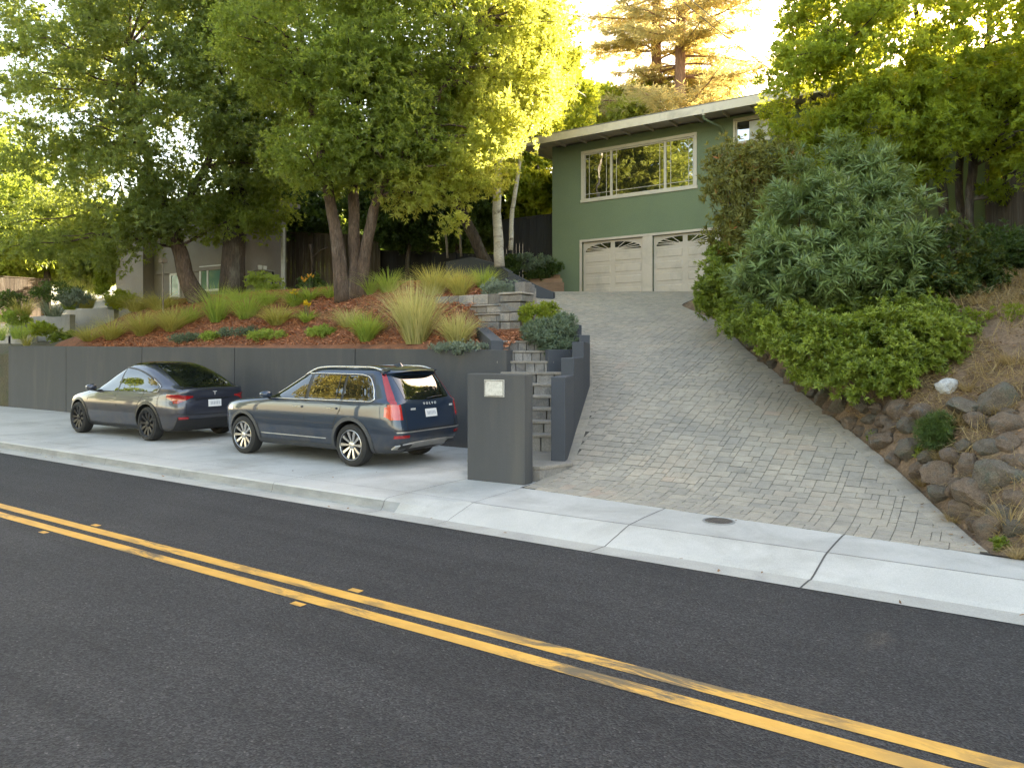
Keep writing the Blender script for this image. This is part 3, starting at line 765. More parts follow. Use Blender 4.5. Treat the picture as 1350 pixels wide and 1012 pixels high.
SMALL = [(1320, 528, 19), (1291, 557, 14), (1326, 562, 16), (1307, 592, 12), (1332, 585, 15), (1279, 617, 14), (1246, 652, 14), (1270, 672, 15), (1124, 557, 11), (1143, 536, 10), (1159, 539, 9), (1184, 540, 15), (1149, 553, 10), (1168, 557, 11), (1178, 567, 10), (1200, 562, 12), (1171, 581, 13), (1061, 510, 11), (1086, 524, 10), (1046, 502, 9), (1035, 493, 8), (1021, 482, 8), (1010, 473, 7), (1000, 464, 6), (991, 456, 6), (983, 448, 5), (975, 441, 5), (1074, 519, 8), (1097, 545, 8), (1135, 568, 9), (1155, 575, 9), (1185, 607, 11), (1215, 622, 12), (1228, 605, 11), (1340, 660, 13), (1347, 612, 14), (1342, 700, 13), (1265, 645, 12), (1258, 600, 11), (1272, 590, 10), (1240, 575, 9), (1300, 625, 10), (1325, 680, 12), (1335, 545, 10), (1288, 690, 10)]
rk = random.Random(11)
def put_rock(i, px, py, rp, kind, asp, lab):
    x, y = hit(px, py + rp*.35, terr_right, 5, 30); d = depth(x, y); r = rp*d/FOC*1.12
    me = pale if kind == 3 else (rmesh2 if kind == 2 else rmesh)[i % 9]
    o = bpy.data.objects.new('rock', me); COL.objects.link(o)
    o.location = (x + FW[0]*r*.35, y + FW[1]*r*.35, terr_right(x, y) + r*.28); o.rotation_euler = (rk.uniform(-.35, .35), rk.uniform(-.35, .35), rk.uniform(0, 6.28)); o.scale = (r*rk.uniform(.95, 1.15), r*rk.uniform(.85, 1.1), r*asp*rk.uniform(.9, 1.05))
    tag(o, lab, 'rock', 'rocks along the driveway edge')
for i, (px, py, rp, kd, asp, lab) in enumerate(ROCKS): put_rock(i, px, py, rp, kd, asp, lab)
for i, (px, py, rp) in enumerate(SMALL):
    lab = 'rounded brown rock packed in the dry stacked edging beneath the clipped shrub' if px < 1215 else 'rough brown rock half buried in the dry grass bank'
    put_rock(i + 3, px, py, rp*1.26, 1 if i % 3 else 2, rk.uniform(.65, 1.15), lab)
# ------------------------------------------------------------------ green house
M['stucco'] = surf('green_stucco', (.15, .195, .118), (.165, .21, .13), 1.2, .9, .9, 70, c=(.135, .175, .108), cscale=.5, clo=.45, chi=.8, fine=.32, bdist=.006)
M['cream'] = surf('cream_paint', (.52, .48, .41), (.58, .54, .47), 3, .6, .1, 40, c=(.42, .385, .33), cscale=1.3, clo=.55, chi=.85, fine=.1)
M['fascia'] = surf('fascia_paint', (.58, .52, .42), (.64, .58, .48), 3, .65, .1, 40, c=(.28, .25, .21), cscale=1.3, clo=.5, chi=.85, fine=.1)
M['soffit'] = surf('soffit_boards', (.42, .365, .295), (.50, .44, .36), 2, .75, .2, 20, stretch=(1, 6, 1), fine=.15)
M['garage_paint'] = surf('garage_paint', (.49, .43, .37), (.55, .485, .42), 1.5, .55, .05, 40, c=(.40, .36, .31), cscale=.8, fine=.08)
M['roofing'] = surf('roof_membrane', (.2, .19, .17), (.27, .255, .23), 2, .9, .5, 50)
M['win_glass'] = glassmat('window_glass', (.012, .014, .012), 3.4, .01, .25)
M['lite_glass'] = glassmat('garage_glass', (.008, .01, .008), 1.7, .03)
HZ, WT, HX0, HX1, HY0, HY1 = 4.30, 10.36, -14.4, .15, 25.0, 34.0
hs = thing('green_house', 'two storey green stucco house with low roof above the driveway', 'house', (-7.2, 29, HZ))
def hp(mb, name, mat, parent=None, **k):
    o = mb.build(name, mat, parent or hs, **k)
    if parent is None: lp(o, hs)
    return o
# walls with real openings: front wall built as strips round window and doors
W1 = (P(770, 200, HY0)[0], P(915, 200, HY0)[0], 8.14, 9.91)
W2 = (-7.12, -6.02, 9.42, 10.18)
G = [(P(767.5, 380, HY0)[0], P(847.5, 380, HY0)[0]), (P(860.5, 380, HY0)[0], P(946, 380, HY0)[0])]
GZ0, GZ1 = HZ + .02, 6.50
def wall_with_holes(mb, x0, x1, z0, z1, holes, y0, y1):
    xs = sorted({x0, x1, *[h[0] for h in holes], *[h[1] for h in holes]}); zs = sorted({z0, z1, *[h[2] for h in holes], *[h[3] for h in holes]})
    for xa, xb in zip(xs, xs[1:]):
        za = None
        for zi, zj in zip(zs, zs[1:]):
            hole = any(h[0] - 1e-4 <= xa and xb <= h[1] + 1e-4 and h[2] - 1e-4 <= zi and zj <= h[3] + 1e-4 for h in holes)
            if not hole and za is None: za = zi
            if hole and za is not None: mb.add([(xa, y0, za), (xb, y0, za), (xb, y0, zi), (xa, y0, zi)], [(0, 1, 2, 3)]); za = None
        if za is not None: mb.add([(xa, y0, za), (xb, y0, za), (xb, y0, zs[-1]), (xa, y0, zs[-1])], [(0, 1, 2, 3)])
    for h in holes:       # reveals
        a, c, d, e = h
        mb.add([(a, y0, d), (a, y1, d), (a, y1, e), (a, y0, e)], [(0, 1, 2, 3)]); mb.add([(c, y0, d), (c, y1, d), (c, y1, e), (c, y0, e)], [(0, 1, 2, 3)])
        mb.add([(a, y0, d), (c, y0, d), (c, y1, d), (a, y1, d)], [(0, 1, 2, 3)]); mb.add([(a, y0, e), (c, y0, e), (c, y1, e), (a, y1, e)], [(0, 1, 2, 3)])
b = MB()
wall_with_holes(b, HX0, HX1, HZ - .3, WT, [(*W1[:2], *W1[2:]), W2, (*G[0], GZ0, GZ1), (*G[1], GZ0, GZ1)], HY0, HY0 + .16)
b.box(HX0, HX0 + .16, HY0 + .002, HY1, HZ - .3, WT + .4); b.box(HX1 - .16, HX1, HY0 + .002, HY1, HZ - .3, WT + .4); b.box(HX0 + .17, HX1 - .17, HY1 - .16, HY1, HZ - .3, WT + .6)
b.box(HX0 + .17, HX1 - .17, HY0 + 1.2, HY0 + 1.3, HZ - .3, WT)      # dark room behind the openings
hp(b, 'wall', M['stucco'])
# roof: low slope, deep eave with exposed rafters
RX0, RX1, RY0, RY1 = -15.35, 1.2, 23.85, 35
zr = lambda y: 10.40 + (y - RY0)*.045
b = MB()
vs = [(RX0, RY0, zr(RY0)), (RX1, RY0, zr(RY0)), (RX1, RY1, zr(RY1)), (RX0, RY1, zr(RY1))]
b.add([(x, y, z - .035) for x, y, z in vs] + [(x, y, z + .09) for x, y, z in vs], [(3, 2, 1, 0), (4, 5, 6, 7), (0, 1, 5, 4), (1, 2, 6, 5), (2, 3, 7, 6), (3, 0, 4, 7)])
rf = hp(b, 'roof', M['soffit'])
b = MB(); b.box(RX0 - .04, RX1 + .04, RY0 - .045, RY0 - .003, zr(RY0) - .16, zr(RY0) + .13); b.build('fascia', M['fascia'], rf, bevel=.006)
b = MB(); b.obox((RX0 - .045, RY0 + .0, zr(RY0) - .12), (.04, 0, 0), (0, RY1 - RY0, (RY1 - RY0)*.045), (0, 0, .24)); b.build('fascia', M['fascia'], rf)
b = MB(); b.obox((RX0 - .05, RY0 - .05, zr(RY0) + .135), (RX1 - RX0 + .1, 0, 0), (0, RY1 - RY0, (RY1 - RY0)*.045), (0, 0, .03)); b.build('roofing', M['roofing'], rf)
x = RX0 + .6
while x < RX1 - .2:
    b = MB(); b.obox((x, RY0, zr(RY0) - .135), (.075, 0, 0), (0, 1.14, 1.14*.045), (0, 0, .098)); b.build('rafter', M['soffit'], rf, bevel=.004); x += .92
# roof vents on top
for px in (762, 838):
    b = MB(); p = P(px, 200, 30); b.tube([(p[0], 30, zr(30)), (p[0], 30, zr(30) + .55)], .06, 10); b.build('vent_pipe', M['metal_grey'], rf)
# downspout
b = MB(); xd = P(957, 200, HY0)[0]
b.tube([(xd - .42, RY0 + .03, zr(RY0) - .18), (xd - .42, RY0 + .05, zr(RY0) - .3), (xd - .12, HY0 - .25, 10.0), (xd, HY0 - .05, 9.72), (xd, HY0 - .05, 4.5)], .042, 10)
hp(b, 'downspout', M['stucco'], smooth=True, sharp=60)
b = MB(); b.tube([(xd - .42, RY0 - .01, zr(RY0) - .02), (xd - .42, RY0 + .03, zr(RY0) - .19)], .06, 10); hp(b, 'gutter_outlet', M['cream'], smooth=True, sharp=60)
# windows
def window(x0, x1, z0, z1, cols, muntins, y, prnt, trim=.11):
    b = MB()
    for q in ((x0 - trim, x1 + trim, z1, z1 + trim), (x0 - trim - .03, x1 + trim + .03, z0 - trim, z0), (x0 - trim, x0, z0 + .001, z1 - .001), (x1, x1 + trim, z0 + .001, z1 - .001)): b.box(q[0], q[1], y - .05, y + .02, q[2], q[3])
    fr = hp(b, 'window', M['cream'], bevel=.006)
    edges = [x0] + cols + [x1]
    b = MB(); fw = .045
    for a, c in zip(edges, edges[1:]):
        b.box(a, a + fw, y + .01, y + .07, z0, z1); b.box(c - fw, c, y + .01, y + .07, z0, z1); b.box(a + fw, c - fw, y + .012, y + .068, z0, z0 + fw); b.box(a + fw, c - fw, y + .012, y + .068, z1 - fw, z1)
    b.build('frame', M['cream'], fr)
    b = MB()
    for (a, c, z, e) in muntins: b.box(a, c, y + .032, y + .042, z, e)
    if muntins: b.build('muntin', M['cream'], fr)
    for a, c in zip(edges, edges[1:]):
        b = MB(); b.box(a + fw, c - fw, y + .044, y + .052, z0 + fw, z1 - fw); b.build('pane', M['win_glass'], fr)
    return fr
c1, c2 = P(805.5, 200, HY0)[0], P(876.5, 200, HY0)[0]
x0, x1, z0, z1 = W1; t = .018; q = .2
mt = []
for a, c in ((x0, c1), (c1, c2), (c2, x1)):
    for dx in (q,) if c - a < 1.6 else (q,):
        mt += [(a + dx, a + dx + t, z0 + .045, z1 - .045), (c - dx - t, c - dx, z0 + .045, z1 - .045)]
    mt += [(a + .045, a + q - .001, z0 + q, z0 + q + t), (a + q + t + .001, c - q - t - .001, z0 + q, z0 + q + t), (c - q + .001, c - .045, z0 + q, z0 + q + t)]
    mt += [(a + .045, a + q - .001, z1 - q, z1 - q + t), (c - q + .001, c - .045, z1 - q, z1 - q + t)]
window(*W1, [c1, c2], mt, HY0, hs)
window(*W2, [], [], HY0, hs, trim=.075)
M['curtain'] = plain('pale_blind', (.62, .63, .66), .8)
b = MB(); b.box(W2[0] + .45, W2[1] - .05, HY0 + .035, HY0 + .042, W2[2] + .06, W2[3] - .08); hp(b, 'window_blind', M['curtain'])
# garage doors
b = MB(); b.box(G[0][0] - .1, G[1][1] + .1, HY0 - .04, HY0 + .03, GZ1, GZ1 + .09)
for a, c in ((G[0][0] - .1, G[0][0]), (G[0][1], G[1][0]), (G[1][1], G[1][1] + .1)): b.box(a, c, HY0 - .04, HY0 + .03, HZ, GZ1 - .002)
hp(b, 'garage_trim', M['garage_paint'], bevel=.006)
def garage_door(x0, x1):
    y = HY0 + .10; b = MB(); b.box(x0 + .005, x1 - .005, y, y + .05, GZ0, GZ1 - .005)
    d = hp(b, 'garage_door', M['garage_paint'])
    b = MB(); rows = 5; rh = (GZ1 - GZ0 - .01)/rows; hw = (x1 - x0)/2
    for r_ in range(rows):
        z0 = GZ0 + r_*rh
        if r_: b.box(x0 + .006, x1 - .006, y - .0045, y - .0005, z0 - .006, z0 + .002)
        for c in range(2):
            a = x0 + c*hw + .1; e = x0 + (c+1)*hw - .1
            if r_ < 4:
                for zz0, zz1, ins in ((z0 + .07, z0 + rh - .07, 0),):
                    # raised panel with sloped border
                    vs = [(a, y - .001, zz0), (e, y - .001, zz0), (e, y - .001, zz1), (a, y - .001, zz1), (a + .03, y - .018, zz0 + .03), (e - .03, y - .018, zz0 + .03), (e - .03, y - .018, zz1 - .03), (a + .03, y - .018, zz1 - .03)]
                    b.add(vs, [(4, 5, 6, 7), (0, 1, 5, 4), (1, 2, 6, 5), (2, 3, 7, 6), (3, 0, 4, 7)])
    b.build('panel', M['garage_paint'], d)
    # arched sunburst lites, left and right quarter arches meeting in the middle
    zt = GZ0 + 4*rh + .06; ht = rh - .13
    for sgn, xa in ((-1, x0 + hw - .09), (1, x0 + hw + .09)):
        W_ = hw - .2; n = 16
        arc = [(xa + sgn*W_*math.sin(math.pi/2*i/n), zt + ht*math.cos(math.pi/2*i/n)**.9 if i < n else zt) for i in range(n + 1)]
        g = MB(); g.add([(xa, y - .006, zt)] + [(p[0], y - .006, p[1]) for p in arc], [(0, i + 1, i + 2) for i in range(n)]); g.build('lite', M['lite_glass'], d)
        g = MB()
        for i in (4, 8, 11, 14):
            p = arc[i]; v = Vector((p[0] - xa, 0, p[1] - zt)); nrm = Vector((-v.z, 0, v.x)).normalized()*.014; o = Vector((xa, 0, zt)) + v*.22
            g.add([(o.x - nrm.x, y - .011, o.z - nrm.z), (o.x + nrm.x, y - .011, o.z + nrm.z), (xa + v.x + nrm.x, y - .011, zt + v.z + nrm.z), (xa + v.x - nrm.x, y - .011, zt + v.z - nrm.z)], [(0, 1, 2, 3)])
        hub = [(xa + sgn*W_*.24*math.sin(math.pi/2*i/6), y - .012, zt + ht*.3*math.cos(math.pi/2*i/6)) for i in range(7)]
        g.add([(xa, y - .012, zt)] + hub, [(0, i + 1, i + 2) for i in range(6)])
        for (pa, pb) in zip(arc, arc[1:]):
            va = Vector((pa[0] - xa, 0, pa[1] - zt)); vb = Vector((pb[0] - xa, 0, pb[1] - zt))
            g.add([(xa + va.x, y - .011, zt + va.z), (xa + vb.x, y - .011, zt + vb.z), (xa + vb.x*1.06, y - .003, zt + vb.z*1.1), (xa + va.x*1.06, y - .003, zt + va.z*1.1)], [(0, 1, 2, 3)])
        g.build('lite_frame', M['garage_paint'], d)
for g_ in G: garage_door(*g_)
# trim boards on the wall behind the big tree
b = MB()
b.box(P(1220, 300, HY0)[0], P(1223, 300, HY0)[0], HY0 - .03, HY0 - .002, 4.4, 8.4); b.box(HX1 - .09, HX1 + .02, HY0 - .032, HY0 - .004, 4.4, 10.2)
hp(b, 'corner_trim', M['metal_grey'])

# ------------------------------------------------------------------ grey house behind the bed
M['grey_siding'] = surf('grey_siding', (.23, .205, .19), (.28, .255, .24), 1.4, .85, .2, 40, fine=.15)
M['white_paint'] = plain('white_paint', (.74, .75, .74), .5)
M['teal_glass'] = glassmat('teal_window', (.10, .20, .17), 1.5, .05)
gh = thing('grey_house', 'low grey sided house behind the grasses and leaning tree', 'house', PD(250, 400, 30))
D0 = 31.0
A_ = PD(205, 400, D0); B_ = PD(319, 400, D0 - 2.6)
ux = Vector((B_[0] - A_[0], B_[1] - A_[1], 0)); LN = ux.length; ux.normalize(); uy = Vector((-ux.y, ux.x, 0))
def gx(px):                # distance along the facade of a photo column
    D = ray(px, 400); den = D[0]*ux.y - D[1]*ux.x
    t = (A_[0]*ux.y - A_[1]*ux.x)/den
    return (D[0]*t - A_[0])*ux.x + (D[1]*t - A_[1])*ux.y, t
def gzv(px, py): return CAMH + (HYP - py)/FOC*gx(px)[1]
def gbox(mb, s0, s1, d0, d1, z0, z1): mb.obox(Vector((A_[0], A_[1], z0)) + ux*s0 + uy*d0, ux*(s1 - s0), uy*(d1 - d0), (0, 0, z1 - z0))
b = MB(); gbox(b, -.1, LN + .1, 0, 2.2, 2.4, 8.3); gbox(b, -2.0, -.11, -.5, 2.2, 2.4, 7.6)
lp(b.build('wall', M['grey_siding'], gh), gh)
b = MB(); gbox(b, -2.4, LN + .3, -.6, 2.8, 8.32, 8.5); lp(b.build('roof', M['roofing'], gh), gh)
b = MB(); s0 = gx(206)[0]; gbox(b, s0, LN + .1, -.07, -.003, 5.55, 5.7); lp(b.build('belt_board', M['grey_siding'], gh), gh)
for (pl, pr, pt, pb) in ((225, 238, 360, 392), (264, 294, 350, 384)):
    s0, s1 = gx(pl)[0], gx(pr)[0]; z1, z0 = gzv((pl + pr)/2, pt), gzv((pl + pr)/2, pb)
    b = MB(); f = .09
    gbox(b, s0, s0 + f, -.05, .0, z0, z1); gbox(b, s1 - f, s1, -.05, 0, z0, z1); gbox(b, s0 + f, s1 - f, -.049, 0, z1 - f, z1); gbox(b, s0 + f, s1 - f, -.049, 0, z0, z0 + f)
    if s1 - s0 > .8: m_ = lerp(s0, s1, .36); gbox(b, m_ - .04, m_ + .04, -.048, 0, z0 + f, z1 - f)
    w = lp(b.build('window', M['white_paint'], gh), gh)
    b = MB(); gbox(b, s0 + f*.5, s1 - f*.5, -.02, -.005, z0 + f*.5, z1 - f*.5); b.build('pane', M['teal_glass'], w)
b = MB(); s0 = gx(201)[0]; gbox(b, s0 - .12, s0 + .12, -.62, -.5, 3.95, 4.3); lp(b.build('wall_lamp', M['black'], gh), gh)
# post lamp in front of it
pl_ = PD(215, 405, 26); zt = PD(215, 343, 26)[2]
b = MB(); b.tube([(pl_[0], pl_[1], 2.6), (pl_[0], pl_[1], zt - .1)], .028, 8)
t_ = thing('garden_post', 'slim pale post with a square cap before the grey house', 'post', (pl_[0], pl_[1], 2.6)); M['tan'] = plain('tan_post', (.20, .17, .135), .7)
lp(b.build('shaft', M['tan'], t_), t_); b = MB(); b.box(pl_[0] - .11, pl_[0] + .11, pl_[1] - .11, pl_[1] + .11, zt - .1, zt + .05); lp(b.build('cap', M['tan'], t_, bevel=.02), t_)
# slim white posts and a table with pots against the brown fence
for px, pt, pb, lab in ((373, 300, 368, 'slim white post against the dark brown fence'), (322, 325, 368, 'white post at the corner of the grey house beside the dark trunk')):
    p = PD(px, pb, 29.5); q = PD(px, pt, 29.5); b = MB(); b.box(p[0] - .06, p[0] + .06, p[1] - .06, p[1] + .06, p[2] - .8, q[2]); tag(b.build('white_post', M['white_paint'], bevel=.01), lab, 'post')
tb = PD(343, 357, 29); t_ = thing('garden_table', 'small dark garden table holding white pots by the brown fence', 'table', (tb[0], tb[1], tb[2] - .8))
b = MB(); b.box(-.55, .55, -.3, .3, .76, .8); b.build('table_top', M['grey_render'], t_, bevel=.01)
for sx in (-.48, .48):
    for sy in (-.24, .24): b = MB(); b.box(sx - .025, sx + .025, sy - .025, sy + .025, 0, .758); b.build('leg', M['black'], t_)
def pot(loc, r, h, mat, lab, cat='pot'):
    b = MB(); n = 16; prof = [(r*.7, 0), (r*.9, h*.5), (r, h), (r*.88, h), (r*.8, h*.7)]
    vs = [(a*math.cos(2*math.pi*i/n), a*math.sin(2*math.pi*i/n), z) for a, z in prof for i in range(n)]
    b.add(vs, [tuple(range(n))[::-1], tuple(range(4*n, 5*n))] + [(k*n + i, k*n + (i+1) % n, (k+1)*n + (i+1) % n, (k+1)*n + i) for k in range(4) for i in range(n)])
    tag(b.build('flower_pot', mat, smooth=True, sharp=40, loc=loc), lab, cat, 'white pots on the garden table')
for k, (dx, h) in enumerate(((-.3, .28), (-.02, .22), (.28, .17))): pot((tb[0] + dx, tb[1], tb[2]), .09, h, M['white_paint'], ('tallest white pot on the garden table', 'middle white pot on the garden table', 'smallest white pot on the garden table')[k])
# ------------------------------------------------------------------ cars, lofted from horizontal outlines
def carpaint(name, col, flake=.35):
    m, nt, out = newmat(name); bs = N(nt, 'ShaderNodeBsdfPrincipled'); v = coords(nt)
    # road dust low on the doors and sills
    sx = N(nt, 'ShaderNodeSeparateXYZ'); L(nt, v, sx.inputs[0])
    mr = N(nt, 'ShaderNodeMapRange'); mr.inputs[1].default_value = .75; mr.inputs[2].default_value = .3; L(nt, sx.outputs['Z'], mr.inputs[0])
    d = noise(nt, v, 2.2, 6, .65); mu = N(nt, 'ShaderNodeMath', operation='MULTIPLY'); L(nt, mr.outputs[0], mu.inputs[0]); L(nt, ramp(nt, d, [(.35, (0, 0, 0)), (.75, (.75,)*3)]), mu.inputs[1])
    L(nt, mixc(nt, mu.outputs[0], col, (.16, .135, .10)), bs.inputs['Base Color'])
    bs.inputs['Metallic'].default_value = flake; bs.inputs['Roughness'].default_value = .34
    cw = N(nt, 'ShaderNodeMath', operation='SUBTRACT'); cw.inputs[0].default_value = 1; L(nt, mu.outputs[0], cw.inputs[1]); L(nt, cw.outputs[0], bs.inputs['Coat Weight'])
    bs.inputs['Coat Roughness'].default_value = .03
    L(nt, bs.outputs[0], out.inputs[0]); return m
M['navy'] = carpaint('navy_car_paint', (.019, .036, .070), .45)
M['slate'] = carpaint('slate_car_paint', (.050, .056, .082), .6)
M['car_glass'] = glassmat('car_glass', (.006, .008, .008), 2.0, .01)
M['trim_black'] = plain('black_trim', (.015, .015, .016), .42)
M['arch_grey'] = plain('arch_grey', (.055, .058, .066), .55)
M['chrome'] = plain('satin_chrome', (.72, .72, .72), .22, 1)
M['lettering'] = plain('bright_lettering', (.75, .75, .74), .35, .3)
M['silver'] = plain('silver_trim', (.46, .45, .43), .38, .7)
M['rubber'] = surf('tyre_rubber', (.016, .016, .017), (.03, .029, .028), 5, .85, .3, 60, fine=.2, bdist=.003)
M['alloy'] = plain('silver_alloy', (.62, .61, .60), .28, .95)
M['dark_alloy'] = plain('dark_alloy', (.028, .028, .030), .38, .6)
M['red_lens'] = plain('red_lens', (.30, .008, .010), .12, 0, .6, coat=1)
M['red_bright'] = plain('bright_red_lens', (.48, .012, .011), .2, 0, .6, coat=1)
M['plate'] = surf('plate_white', (.62, .63, .64), (.74, .74, .74), 30, .5, .1, 60, fine=.05)
M['plate_mark'] = plain('plate_mark', (.40, .42, .46), .5)
M['headlamp'] = plain('lamp_glass', (.55, .57, .6), .1, .3, coat=1)

class Car:
    def __init__(s, lev):
        # lev rows: z, x front, x rear, half width, front roundness, rear roundness
        s.lev = lev; s.z = [l[0] for l in lev]
    def at(s, z):
        L_ = s.lev
        if z <= L_[0][0]: return L_[0][1:]
        if z >= L_[-1][0]: return L_[-1][1:]
        for i, (a, c) in enumerate(zip(L_, L_[1:])):
            if z <= c[0]:
                t = (z - a[0])/(c[0] - a[0]); h = c[0] - a[0]; o = []
                p = L_[i-1] if i else a; q = L_[i+2] if i + 2 < len(L_) else c
                for k in range(1, 6):          # monotone cubic
                    d = (c[k] - a[k])/h
                    d0 = (a[k] - p[k])/(a[0] - p[0]) if i else d; d1 = (q[k] - c[k])/(q[0] - c[0]) if i + 2 < len(L_) else d
                    m0 = 0 if d0*d <= 0 else 2*d0*d/(d0 + d); m1 = 0 if d1*d <= 0 else 2*d1*d/(d1 + d)
                    o.append((2*t**3 - 3*t*t + 1)*a[k] + (t**3 - 2*t*t + t)*h*m0 + (-2*t**3 + 3*t*t)*c[k] + (t**3 - t*t)*h*m1)
                return o
    def side(s, x, z):                       # half width at x, z
        xf, xr, W, nf, nr = s.at(z); xc = (xf + xr)/2; Lh = (xf - xr)/2
        u = (x - xc)/Lh; n = nf if u > 0 else nr
        return W*max(0, 1 - abs(u)**n)**(1/n) if abs(u) < 1 else 0
    def rear(s, y, z):
        xf, xr, W, nf, nr = s.at(z); xc = (xf + xr)/2; Lh = (xf - xr)/2
        return xc - Lh*max(0, 1 - min(1, abs(y)/W)**nr)**(1/nr)
    def front(s, y, z):
        xf, xr, W, nf, nr = s.at(z); xc = (xf + xr)/2; Lh = (xf - xr)/2
        return xc + Lh*max(0, 1 - min(1, abs(y)/W)**nf)**(1/nf)
    def outline(s, z, n=112):
        xf, xr, W, nf, nr = s.at(z); xc = (xf + xr)/2; Lh = (xf - xr)/2; o = []
        for i in range(n):
            t = 2*math.pi*i/n; c, d = math.cos(t), math.sin(t); e = nf if c > 0 else nr
            o.append((xc + Lh*math.copysign(abs(c)**(2/e), c), W*math.copysign(abs(d)**(2/e), d), z))
        return o
    def body(s, mat, parent, wheels, arch_r, floor):
        b = MB(); n = 112; zs = []
        for a, c in zip(s.z, s.z[1:]):
            k = max(1, int((c - a)/.025)); zs += [a + (c - a)*i/k for i in range(k)]
        zs.append(s.z[-1])
        vs = [p for z in zs for p in s.outline(z, n)]; m = len(zs)
        b.add(vs, [tuple(range(n))[::-1], tuple(range((m-1)*n, m*n))] + [(k*n + i, k*n + (i+1) % n, (k+1)*n + (i+1) % n, (k+1)*n + i) for k in range(m-1) for i in range(n)])
        o = b.build('body', mat)
        c = MB()
        for wx in wheels:
            for sgn in (-1, 1):
                y0, y1 = (.60, 1.2) if sgn > 0 else (-1.2, -.60)
                c.tube([(wx, y0, s.axle), (wx, y1, s.axle)], arch_r, 56)
        cut = c.build('cutter', M['trim_black'])
        md = o.modifiers.new('wells', 'BOOLEAN'); md.object = cut; md.operation = 'DIFFERENCE'; md.solver = 'EXACT'
        bpy.context.view_layer.update(); dg = bpy.context.evaluated_depsgraph_get()
        me = bpy.data.meshes.new_from_object(o.evaluated_get(dg)); o.modifiers.clear(); old = o.data; o.data = me; me.name = 'body'; bpy.data.meshes.remove(old)
        cm = cut.data; bpy.data.objects.remove(cut); bpy.data.meshes.remove(cm)
        me.materials.clear(); me.materials.append(mat); me.materials.append(M['trim_black'])
        for p in me.polygons:       # wheel-well walls are black plastic
            c_ = p.center
            near = any(abs(math.hypot(c_.x - wx, c_.z - s.axle) - arch_r) < .012 and abs(p.normal.y) < .6 for wx in wheels) or (abs(abs(c_.y) - .60) < .01 and abs(p.normal.y) > .9)
            p.material_index = 1 if near or c_.z < s.z[0] + .002 else 0
        me.polygons.foreach_set('use_smooth', [True]*len(me.polygons)); me.set_sharp_from_angle(angle=math.radians(40))
        o.parent = parent; return o
    # surface patches
    def side_patch(s, x0, x1, zb, zt, off, sgn, nx=40, nz=10):
        """zb, zt functions of x; closed thin shell lying on the side"""
        b = MB()
        def pt(u, v, o):
            x = lerp(x0, x1, u); a, c = zb(x), zt(x); z = lerp(a, max(a + .001, c), v)
            return (x, sgn*(s.side(x, z) + o), z)
        b.grid(lambda u, v: pt(u, v, off), nx, nz)
        rim = [(i/nx, 0) for i in range(nx)] + [(1, j/nz) for j in range(nz)] + [(1 - i/nx, 1) for i in range(nx)] + [(0, 1 - j/nz) for j in range(nz)]
        n = len(rim); b.add([pt(u, v, off) for u, v in rim] + [pt(u, v, -.012) for u, v in rim], [(i, (i+1) % n, n + (i+1) % n, n + i) for i in range(n)])
        return b
    def rear_patch(s, y0, y1, zb, zt, off, ny=30, nz=16, b=None):
        b = b or MB()
        def pt(u, v, o):
            y = lerp(y0, y1, u); a, c = zb(y), zt(y); z = lerp(a, max(a + .001, c), v)
            e = .02; gz_ = (s.rear(y, z + e) - s.rear(y, z - e))/(2*e)       # outward = (-1, ., gz)
            ln = math.hypot(1, gz_); return (s.rear(y, z) - o/ln, y, z + o*gz_/ln)
        b.grid(lambda u, v: pt(u, v, off), ny, nz)
        rim = [(i/ny, 0) for i in range(ny)] + [(1, j/nz) for j in range(nz)] + [(1 - i/ny, 1) for i in range(ny)] + [(0, 1 - j/nz) for j in range(nz)]
        n = len(rim); b.add([pt(u, v, off) for u, v in rim] + [pt(u, v, -.012) for u, v in rim], [(i, (i+1) % n, n + (i+1) % n, n + i) for i in range(n)])
        return b
    def arch_trim(s, wx, r0, r1, off, sgn, a0=-.32, a1=math.pi + .32):
        b = MB(); nn = 40
        def pt(u, v, o):
            t = lerp(a0, a1, u); r = lerp(r0, r1, v); x = wx + r*math.cos(t); z = max(s.axle + r*math.sin(t), s.z[0] + .01); return (x, sgn*(max(s.side(x, z), .5) + o), z)
        b.grid(lambda u, v: pt(u, v, off*(1 - .35*v)), nn, 3)
        rim = [(i/nn, 0) for i in range(nn)] + [(1, j/3) for j in range(3)] + [(1 - i/nn, 1) for i in range(nn)] + [(0, 1 - j/3) for j in range(3)]
        n = len(rim); b.add([pt(u, v, off*(1 - .35*v)) for u, v in rim] + [pt(u, v, -.03) for u, v in rim], [(i, (i+1) % n, n + (i+1) % n, n + i) for i in range(n)])
        return b
    def side_tube(s, pts, r, off, sgn, k=6):
        b = MB(); b.tube([(x, sgn*(s.side(x, z) + off), z) for x, z in pts], r, k); return b

